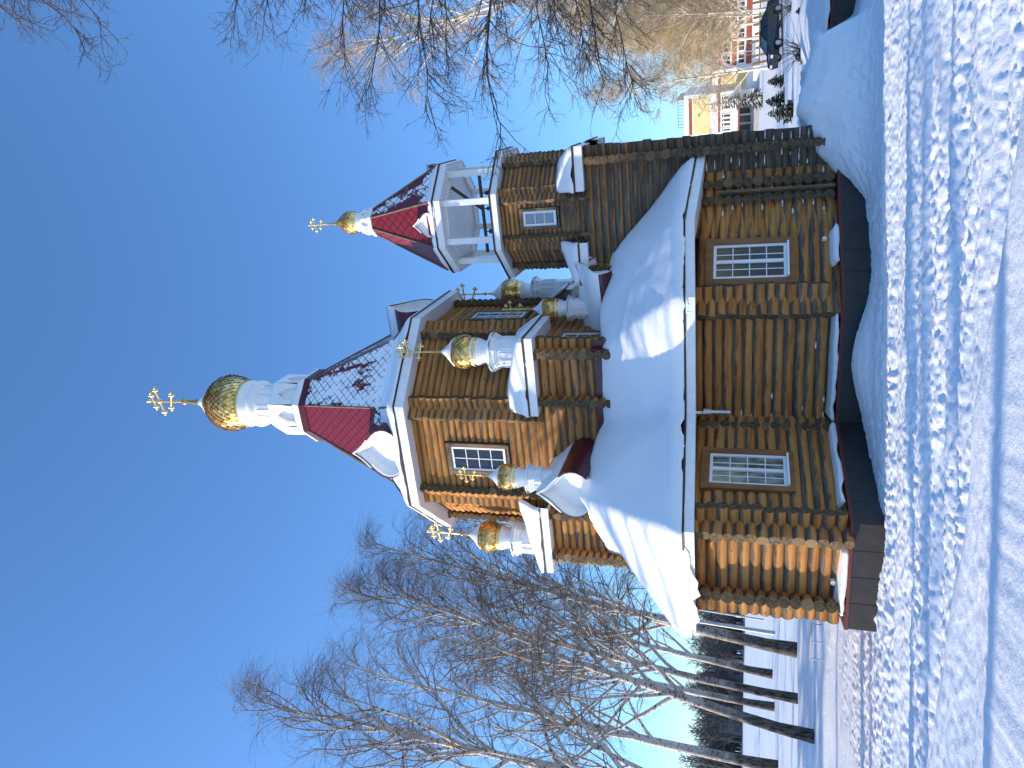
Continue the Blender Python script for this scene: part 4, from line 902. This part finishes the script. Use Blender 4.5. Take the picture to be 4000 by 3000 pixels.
def near_tree(loc, H, r0, seed, targets, label):
    """grey-barked tree whose long limbs reach into the frame at the given points"""
    rng = np.random.default_rng(seed); o = empty('linden_tree', loc); tag(o, label, 'tree', None); L0 = np.array(loc); n = 12; t = np.linspace(0, 1, n + 1)
    P = np.stack([.6 * np.sin(t * 2.1), .4 * np.sin(t * 3), H * t], -1); P[0, 2] = -.4; T0 = Tubes(); T0.add(P, r0 * (1 - t) ** .8 + .02, 12); T0.build('trunk', MAT['bark_dark'], o); T = Tubes()
    for (tx, ty, tz, hs, br) in targets:
        e = np.array([tx, ty, tz]) - L0; x = hs * n; i = min(int(x), n - 1); p = P[i] + (P[i + 1] - P[i]) * (x - i); ln = np.linalg.norm(e - p); K = 16; s_ = np.linspace(0, 1, K + 1)[:, None]
        arch = np.array([0, 0, ln * .13]); Q = p + (e - p) * s_ + arch * np.sin(np.pi * s_) + np.cumsum(rng.normal(size=(K + 1, 3)), 0) * ln * .008 * s_ ** .5
        T.add(Q, .62 * br * (1 - s_[:, 0]) ** .85 + .006, 7)
        for j in range(int(ln * 6.5)):
            u = rng.uniform(.25, 1.0); y = u * K; ii = min(int(y), K - 1); pp = Q[ii] + (Q[ii + 1] - Q[ii]) * (y - ii); dd = rot_dir(rng, unit(Q[ii + 1] - Q[ii]), rng.uniform(.3, .8)); dd[2] -= .12
            l2 = ln * rng.uniform(.10, .28) * (1.25 - .75 * u) + .25; Q2 = limb(rng, pp, unit(dd), l2, 7, .02, .11, .10); T.add(Q2, np.linspace(br * .20 * (1.1 - .8 * u) + .005, .0035, 8), 4)
            for q in range(5):
                y2 = rng.uniform(.2, 1) * 7; i2 = min(int(y2), 6); p3 = Q2[i2] + (Q2[i2 + 1] - Q2[i2]) * (y2 - i2); d3 = rot_dir(rng, unit(Q2[i2 + 1] - Q2[i2]), rng.uniform(.4, 1.0)); Q3 = limb(rng, p3, d3, rng.uniform(.15, .55) * (.5 + .5 * min(1, l2)), 4, 0, .2, .08); T.add(Q3, np.linspace(.0055, .003, 5), 3)
                twigs(rng, T, Q3, .003, 3, .16, .05, 0, .003, lo=.3)
    T.build('crown', MAT['bark_dark'], o); return o
A = lambda u, v, Y: tuple(at(u, v, Y=Y))
near_tree((12.5, 14.0, gz(12.5, 14)), 13, .24, 5, [(*A(1385, 1045, 14), .45, .075), (*A(1440, 820, 14.5), .62, .06), (*A(1450, 890, 13), .55, .05), (*A(1500, 740, 14), .72, .05), (*A(1505, 1180, 13.0), .40, .05), (*A(1570, 560, 14.5), .82, .05),
    (*A(1470, 1330, 14.5), .33, .045), (*A(1530, 1420, 14), .30, .045), (*A(1590, 1250, 13), .36, .05), (*A(1540, 980, 14.5), .55, .045), (*A(1600, 650, 13.5), .75, .045), (*A(1560, 480, 15.0), .85, .04), (*A(1490, 960, 15.5), .55, .045), (*A(1620, 870, 13.0), .62, .045), (*A(1610, 1080, 14.0), .48, .05), (*A(1520, 1280, 15.0), .38, .045)], 'dark grey bare branches reaching in from the right edge across the sky')
near_tree((9.5, 6.0, gz(9.5, 6)), 18, .26, 6, [(*A(1600, 165, 9.0), .85, .05), (*A(1610, 60, 9.2), .9, .04), (*A(1650, 190, 8.6), .8, .045), (*A(1680, 20, 8.6), .92, .045), (*A(1640, 110, 9.6), .85, .035)], 'bare branch tips hanging in the top right corner of the sky')
# trees standing outside the left of the frame; their shadows fall across the snow and the church
ol = [(-16.5, 17.6, .95, 2.2), (-19, 12.5, 1.0, 1.2), (-24, 9.6, .9, 2.0), (-31, 15.8, 1.1, .4), (-40, 20.5, 1.0, 3.0), (-38, 11.0, 1.15, 4.2), (-21, 6.2, .95, 5.6)]
pb = birch('birch_tree', (0, 0, 0), 17, (.8, 0), .24, 71, 'birch outside the left of the picture throwing its shadow over the snow', nb=20, clear=.38, tr=.006, sub=5, tw=4, group='birches throwing shadows from the left')
for i, (x, y, sc, rz) in enumerate(ol):
    o = pb if i == 0 else copy_tree(pb); o.location = (x, y, gz(x, y)); o.rotation_euler = (0, 0, rz); o.scale = (sc,) * 3
# far wood on the left: reads as one mass
rng = np.random.default_rng(12); T = Tubes()
for i in range(1000):
    x = rng.uniform(-175, -50) if i < 850 else rng.uniform(-50, 190); y = rng.uniform(205, 300) + abs(x + 60) * .15; H = rng.uniform(10, 17) * (1.15 if rng.random() < .15 else 1); b = np.array([x, y, 0.]); T.add([b, b + [0, 0, H * .5], b + [rng.normal() * .4, 0, H]], [.22, .15, .04], 4)
    for k in range(26):
        h = rng.uniform(.1, .97) * H; a = rng.uniform(0, 6.28); l = (H - h) * .28 + 1.0; e = b + [math.cos(a) * l, math.sin(a) * l, h + l * rng.uniform(.4, 1.2)]; p = b + [0, 0, h]; T.add([p, (p + e) / 2 + [0, 0, .1], e], [.11, .09, .03], 3)
fo_ = T.build('far_wood', MAT['forest']); tag(fo_, 'dark leafless wood along the far edge of the snowfield', 'wood', None, 'stuff')

# ------------------------------------------------------------------ conifers and shrubs
def conifer(name, loc, H, W_, seed, label, cat, snow=.0, group=None, tiers=20, per=17):
    rng = np.random.default_rng(seed); o = empty(name, loc); tag(o, label, cat, group); k = MB(); tube(k, (0, 0, -.2), (0, 0, H * .97), .04 * H ** .5, .01, 8); k.build('trunk', MAT['bark_dark'], o)
    g = MB(); s_ = MB()
    for t in range(tiers):
        f = t / tiers; z = H * (.04 + .93 * f); r = W_ * (1 - f) ** .85 * (.75 + .5 * rng.random()) + .05
        for j in range(per):
            a = rng.uniform(0, 6.283); l = r * rng.uniform(.7, 1.1); dz = l * (rng.uniform(-.45, .25) if H < 3 else rng.uniform(-.55, -.15)); ca, sa = math.cos(a), math.sin(a); wv = l * .20 + .02
            for q in range(5):
                u0 = q / 5; b0 = V((ca * l * u0, sa * l * u0, z + dz * u0)); b1 = V((ca * l * (u0 + .32), sa * l * (u0 + .32), z + dz * (u0 + .3) - .02)); sd = V((-sa, ca, 0)) * wv * (1.1 - u0)
                for sg in (1, -1): g.add([b0, b1 + sd * sg + V((0, 0, rng.uniform(-.06, .03) * l)), b1], [(0, 1, 2)])
                g.add([b0, b1 + V((0, 0, -.10 * l)), b1 + V((0, 0, .03))], [(0, 1, 2)])
                if rng.random() < snow: s_.add([b0 + V((0, 0, .03)), b1 + sd * .8 + V((0, 0, .04)), b1 + V((0, 0, .06)), b1 - sd * .8 + V((0, 0, .04))], [(0, 1, 2, 3)])
    g.build('crown', MAT['fir'], o)
    if snow: s_.build('snow_cover', MAT['snow'], o)
    return o
def gp(u, v, Y): p = at(u, v, Y=Y); return (p.x, p.y, gz(p.x, p.y))
sp = gp(1442, 1612, 100); conifer('spruce_tree', sp, 7.5, 1.25, 3, 'slender snow-laden spruce in front of the yellow building', 'spruce', .75)
for i, (u, v, Y, H, W_, lab) in enumerate([(1415, 1690, 44, 1.5, .62, 'largest small fir, dark green beside the log corner'), (1440, 1668, 52, 1.3, .6, 'small fir with snow on it, second from the log corner'), (1482, 1665, 55, 1.2, .5, 'small fir standing alone midway to the car'), (1535, 1702, 36, .5, .3, 'tiny fir tip poking from the snow below the road'), (1632, 1708, 34, .6, .35, 'tiny fir tip at the right edge below the car')]):
    p = gp(u, v, Y); conifer('fir_shrub', p, H, W_, 20 + i, lab, 'fir', .35, 'small firs in the snow by the road', 14, 16)
rng = np.random.default_rng(33)
for i, (u, v, Y, lab) in enumerate([(1545, 1695, 38, 'leafless shrub of thin stems at the rear of the black car'), (1640, 1690, 46, 'leafless shrub of thin stems in front of the black car')]):
    T = Tubes(); 
    for k in range(46): T.add(limb(rng, rng.normal(size=3) * [.15, .15, 0], unit(rng.normal(size=3) * [.6, .6, 0] + [0, 0, 1.0]), rng.uniform(.9, 1.9), 6, 0, .12, .05), np.linspace(.014, .006, 7), 3)
    o = T.build('bare_shrub', MAT['bark_dark']); o.location = gp(u, v, Y); tag(o, lab, 'shrub')

oc = [(-38, 27.5), (-44, 29.5), (-41, 31.5), (-50, 27.0), (-54, 30.5), (-62, 28.5), (-78, 84), (-84, 88), (-80, 92), (-90, 85), (-96, 90), (-88, 95), (-102, 86)]  # unseen spruces added to throw shade over the lane and far snowfield
pc = conifer('spruce_tree', (0, 0, 0), 14, 2.9, 90, 'unseen dark spruce added on the left to throw its shadow over the snowfield', 'spruce', 0, 'unseen spruces added to throw shadows from the left', 16, 12)
for i, (x, y) in enumerate(oc):
    o = pc if i == 0 else copy_tree(pc); o.location = (x, y, gz(x, y)); o.rotation_euler = (0, 0, i * 1.3)
for i, (x, y, rz) in enumerate([(-44, 36, 1.0), (-52, 43, 2.4), (-60, 50, 3.9), (-47, 23, 5.2)]):
    o = copy_tree(pb); o.location = (x, y, gz(x, y)); o.rotation_euler = (0, 0, rz)
# ------------------------------------------------------------------ far buildings, car, fence, posts
def facade(par, x0, x1, z0, z1, y, m, name='wall', d=.3): mb = MB(); box(mb, x0, x1, y, y + d, z0, z1); return mb.build(name, MAT[m], par)
BY = 118.0
BXC = at(1430, 1600, Y=BY).x
def bx_(u): return (at(u, 1600, Y=BY).x - BXC) * 1.12
def bz_(v): return at(1430, v, Y=BY).z
yb = empty('yellow_building', (BXC, BY, 0), R(-27)); tag(yb, 'white and yellow panelled public building with red bands beyond the spruce', 'building')
xl, xm, xr, xe = bx_(1368), bx_(1459), bx_(1498), bx_(1720)
zt, zm, zb = bz_(1478), bz_(1538), -.5
mb = MB(); box(mb, xl, xm, 0, 14, zb, zt); box(mb, xm, xr, .6, 14, zb, zm); box(mb, xr, xe, 1.2, 14, zb, zm + .2); wl = mb.build('wall', MAT['wpanel'], yb)
def pan(name, u0, u1, v0, v1, m, y=-.04): mb = MB(); box(mb, bx_(u0), bx_(u1), y, y + .12, bz_(v1), bz_(v0)); return mb.build(name, MAT[m], yb)
pan('yellow_panel', 1385, 1452, 1497, 1534, 'yellow'); pan('red_band', 1385, 1452, 1488, 1495, 'redband', -.05)
pan('yellow_panel', 1463, 1492, 1559, 1612, 'yellow', .55); pan('red_band', 1463, 1492, 1551, 1557, 'redband', .54); pan('red_band', 1385, 1457, 1551, 1556, 'redband', -.05)
for u0, u1 in ((1372, 1392), (1395, 1419), (1426, 1452)):
    f = pan('window', u0, u1, 1558, 1579, 'wpanel', -.08); mb = MB(); n_w = 3
    for k in range(n_w): a_ = bx_(u0 + (u1 - u0) * k / n_w) + .16; b_ = bx_(u0 + (u1 - u0) * (k + 1) / n_w) - .16; box(mb, a_, b_, -.1, 0, bz_(1577.5), bz_(1564)); box(mb, a_, b_, -.1, 0, bz_(1562.5), bz_(1559.5))
    mb.build('pane', MAT['glass'], f)
cn = MB(); box(cn, bx_(1380), bx_(1452), -3.2, 0, bz_(1594), bz_(1581)); cn.build('canopy', MAT['wpanel'], yb); mb = MB(); box(mb, bx_(1384), bx_(1450), -3.26, -3.2, bz_(1597), bz_(1594)); mb.build('canopy_band', MAT['redband'], yb)
for u0 in (1384, 1400, 1416, 1430): f = pan('door', u0, u0 + 12, 1598, 1622, 'glass', -.06)
mb = MB(); box(mb, bx_(1376), bx_(1456), -3.4, 0, zb, bz_(1628)); box(mb, bx_(1370), bx_(1378), -3.4, 0, zb, bz_(1582)); mb.build('porch', MAT['greyc'], yb)
for k in range(9):
    u0 = 1504 + k * 22
    for v0, v1 in ((1560, 1578), (1592, 1608)): f = pan('window', u0, u0 + 18, v0, v1, 'wpanel', 1.12); mb = MB(); um = (u0 * 2 + 18) / 2; box(mb, bx_(u0) + .15, bx_(um) - .08, 1.08, 1.2, bz_(v1) + .15, bz_(v0) - .15); box(mb, bx_(um) + .08, bx_(u0 + 18) - .15, 1.08, 1.2, bz_(v1) + .15, bz_(v0) - .15); mb.build('pane', MAT['glass'], f)
    for v0, v1 in ((1580, 1590), (1610, 1622), (1551, 1557)): pan('red_panel', u0 - 1, u0 + 19, v0, v1, 'redband', 1.14)
rl = MB()
for k in range(12): x = bx_(1459) - .2 + 0 * k; tube(rl, (bx_(1452) + .0, .3 + k * 1.0, zt), (bx_(1452), .3 + k * 1.0, zt + 1.3), .04, .04, 5)
for k in range(10): tube(rl, (bx_(1400 + k * 5.8), .4, zt), (bx_(1400 + k * 5.8), .4, zt + 1.0), .035, .035, 5)
tube(rl, (bx_(1400), .4, zt + 1.0), (bx_(1453), .4, zt + 1.0), .035, .035, 5); rl.build('roof_railing', MAT['beam'], yb)
lp_ = empty('street_lamp', gp(1440, 1612, 104)); tag(lp_, 'thin grey street lamp with two arms before the yellow building', 'street lamp'); mb = MB(); tube(mb, (0, 0, 0), (0, 0, 7.5), .09, .06, 8); lpole = mb.build('pole', MAT['steel'], lp_)
for sg in (1, -1): mb = MB(); tube(mb, (0, 0, 7.4), (sg * 1.5, 0, 8.3), .05, .04, 6); mb.build('lamp_arm', MAT['steel'], lp_); mb = MB(); box(mb, sg * 1.3 - .3, sg * 1.3 + .3, -.12, .12, 8.24, 8.38); mb.build('lamp_head', MAT['steel'], lp_)
# distant grey building through the birches
gb = empty('grey_building', gp(150, 1602, 222)); tag(gb, 'low grey building with a dull red roof glimpsed through the birches', 'building')
mb = MB(); box(mb, -11, 9, 0, 9, -1, 6.8); mb.build('wall', MAT['fgrey'], gb); mb = MB(); mb.add([(-11.4, -.5, 6.8), (9.4, -.5, 6.8), (9.4, 4.5, 8.6), (-11.4, 4.5, 8.6), (9.4, 9.5, 6.8), (-11.4, 9.5, 6.8)], [(0, 1, 2, 3), (3, 2, 4, 5), (1, 4, 2), (0, 3, 5)]); mb.build('roof', MAT['dullred'], gb)
for i in range(7):
    for z in (1.0, 4.2): mb = MB(); box(mb, -10 + i * 2.7, -8.6 + i * 2.7, -.06, .1, z, z + 1.7); mb.build('window', MAT['glass'], gb)
# black car on the road
def car(loc, rz):
    o = empty('parked_car', loc, rz); tag(o, 'black car with snow-dulled paint on the road behind the snowbank', 'car')
    prof = [(-2.25, .32), (-2.30, .70), (-2.18, .92), (-1.2, 1.02), (-.45, 1.46), (.75, 1.50), (1.65, 1.10), (2.15, 1.02), (2.28, .70), (2.25, .32)]
    ins = [.10, .02, .06, .06, .24, .24, .10, .08, .03, .10]
    mb = MB(); n = len(prof); Lf = [(x, -.88 + i, z) for (x, z), i in zip(prof, ins)]; Rt = [(x, .88 - i, z) for (x, z), i in zip(prof, ins)]
    mb.add(Lf + Rt, [tuple(range(n)), tuple(range(2 * n - 1, n - 1, -1))] + [(i, (i + 1) % n, n + (i + 1) % n, n + i) for i in range(n)]); b = mb.build('body', MAT['carblack'], o)
    bv_ = b.modifiers.new('bevel', 'BEVEL'); bv_.width = .07; bv_.segments = 3
    for y, s_ in ((-.70, -1), (.70, 1)):
        for x0, x1, x2, x3 in ((-1.0, -.42, .1, .1), (.16, .16, .72, 1.35)):
            mb = MB(); vs = [(x0, y + s_ * .145, 1.06), (x3, y + s_ * .145, 1.06), (x2, y - s_ * .02, 1.42), (x1, y - s_ * .02, 1.42)]; mb.add(vs, [(0, 1, 2, 3)]); mb.add([(x, yy + s_ * .012, z) for x, yy, z in vs], [(0, 1, 2, 3)]); mb.build('side_window', MAT['glass'], o)
    for xs in (((-1.17, 1.06), (-.5, 1.44)), ((1.60, 1.14), (.80, 1.47))): 
        mb = MB(); (xa, za), (xb, zb_) = xs; sg = -1 if xa < 0 else 1; mb.add([(xa + sg * .02, -.74, za + .02), (xa + sg * .02, .74, za + .02), (xb + sg * .02, .58, zb_ + .02), (xb + sg * .02, -.58, zb_ + .02)], [(0, 1, 2, 3)]); mb.build('windscreen' if sg < 0 else 'rear_window', MAT['glass'], o)
    for x in (-1.45, 1.40):
        for y in (-.84, .84):
            w_ = empty('wheel', (x, y, .33)); w_.parent = o; mb = MB(); tube(mb, (0, -.11, 0), (0, .11, 0), .33, .33, 22); mb.build('tyre', MAT['tyre'], w_); mb = MB(); tube(mb, (0, -.118, 0), (0, .118, 0), .20, .20, 14); mb.build('rim', MAT['rim'], w_)
    for y in (-.62, .62): mb = MB(); box(mb, -2.32, -2.2, y - .2, y + .2, .68, .84); mb.build('headlight', MAT['lampglass'], o); mb = MB(); box(mb, 2.18, 2.31, y - .18, y + .18, .72, .92); mb.build('tail_light', MAT['redglass'], o)
    return o
p = at(1588, 1690, Y=56); car((p.x, 56, gz(p.x, 56)), R(12)) 
# picket fence by the grove
fp = gp(1532, 1660, 68); fe_ = empty('picket_fence', fp, R(-14)); tag(fe_, 'weathered picket fence leaning under the tan birches', 'fence'); rng2 = random.Random(3)
for k in range(24):
    x = k * .62; mb = MB(); ln_ = rng2.uniform(-.35, -.15); h = rng2.uniform(1.7, 2.3); mb.add([(x + a + ln_ * t, y, z) for t, z in ((0, -.3), (1, h)) for a, y in ((-.11, -.02), (.11, -.02), (.11, .02), (-.11, .02))], BOXF); mb.build('picket', MAT['picket'], fe_)
mb = MB(); box(mb, -.2, 14.6, .03, .09, .5, .62); box(mb, -.4, 14.4, .03, .09, 1.35, 1.47); mb.build('rail', MAT['picket'], fe_)
# lamp posts and a tube frame to the left of the church
for u, v, Y, H, tilt, lab in ((291, 1667, 56, 9.5, (.0), 'pale concrete lamp post between the log corner and the black-footed birch'), (322, 1625, 75, 8.5, .0, 'thin grey metal post just beside the log corner')):
    o = empty('lamp_post', gp(u, v, Y)); tag(o, lab, 'lamp post'); mb = MB(); tube(mb, (0, 0, -.5), (.5, 0, H), .16 if Y == 56 else .10, .10 if Y == 56 else .07, 10); pl = mb.build('post', MAT['steel'], o)
    mb = MB(); tube(mb, (.48, 0, H - .1), (1.6, -.4, H + .35), .05, .04, 6); mb.build('lamp_arm', MAT['steel'], pl)
p0 = gp(310, 1768, 26.4); o = empty('tube_frame', p0, R(-22)); tag(o, 'low grey tube railing half buried in snow left of the church', 'railing')
mb = MB(); 
for x in (0, -.75, -1.5): tube(mb, (x, 0, -.3), (x, 0, .62), .022, .022, 6)
mb.build('post', MAT['steel'], o); mb = MB(); tube(mb, (.0, 0, .62), (-1.5, 0, .62), .022, .022, 6); mb.build('top_rail', MAT['steel'], o)
# low plinth in the snowbank
o = empty('plinth', (9.75, 19.75, 0), R(-24)); tag(o, 'low dark plinth with red-brown edge half buried in the snowbank', 'plinth')
mb = MB(); box(mb, -.75, 3.0, 0, 3.2, -.5, .56); mb.build('plinth_side', MAT['skirt'], o); mb = MB(); box(mb, -.79, 3.04, -.04, 3.24, .563, .62); mb.build('edge_trim', MAT['redtrim'], o)
q = [[(-.78, -.03, .63), (3.0, -.03, .63), (3.0, 3.2, .63), (-.78, 3.2, .63)]]; sn = snow_sheet('plinth_snow', q, .16, .25, .05, .03, 41, None, 1); sn.location = o.location; sn.rotation_euler = o.rotation_euler; tag(sn, 'snow covering the low plinth in the snowbank', 'plinth snow', None, 'stuff')
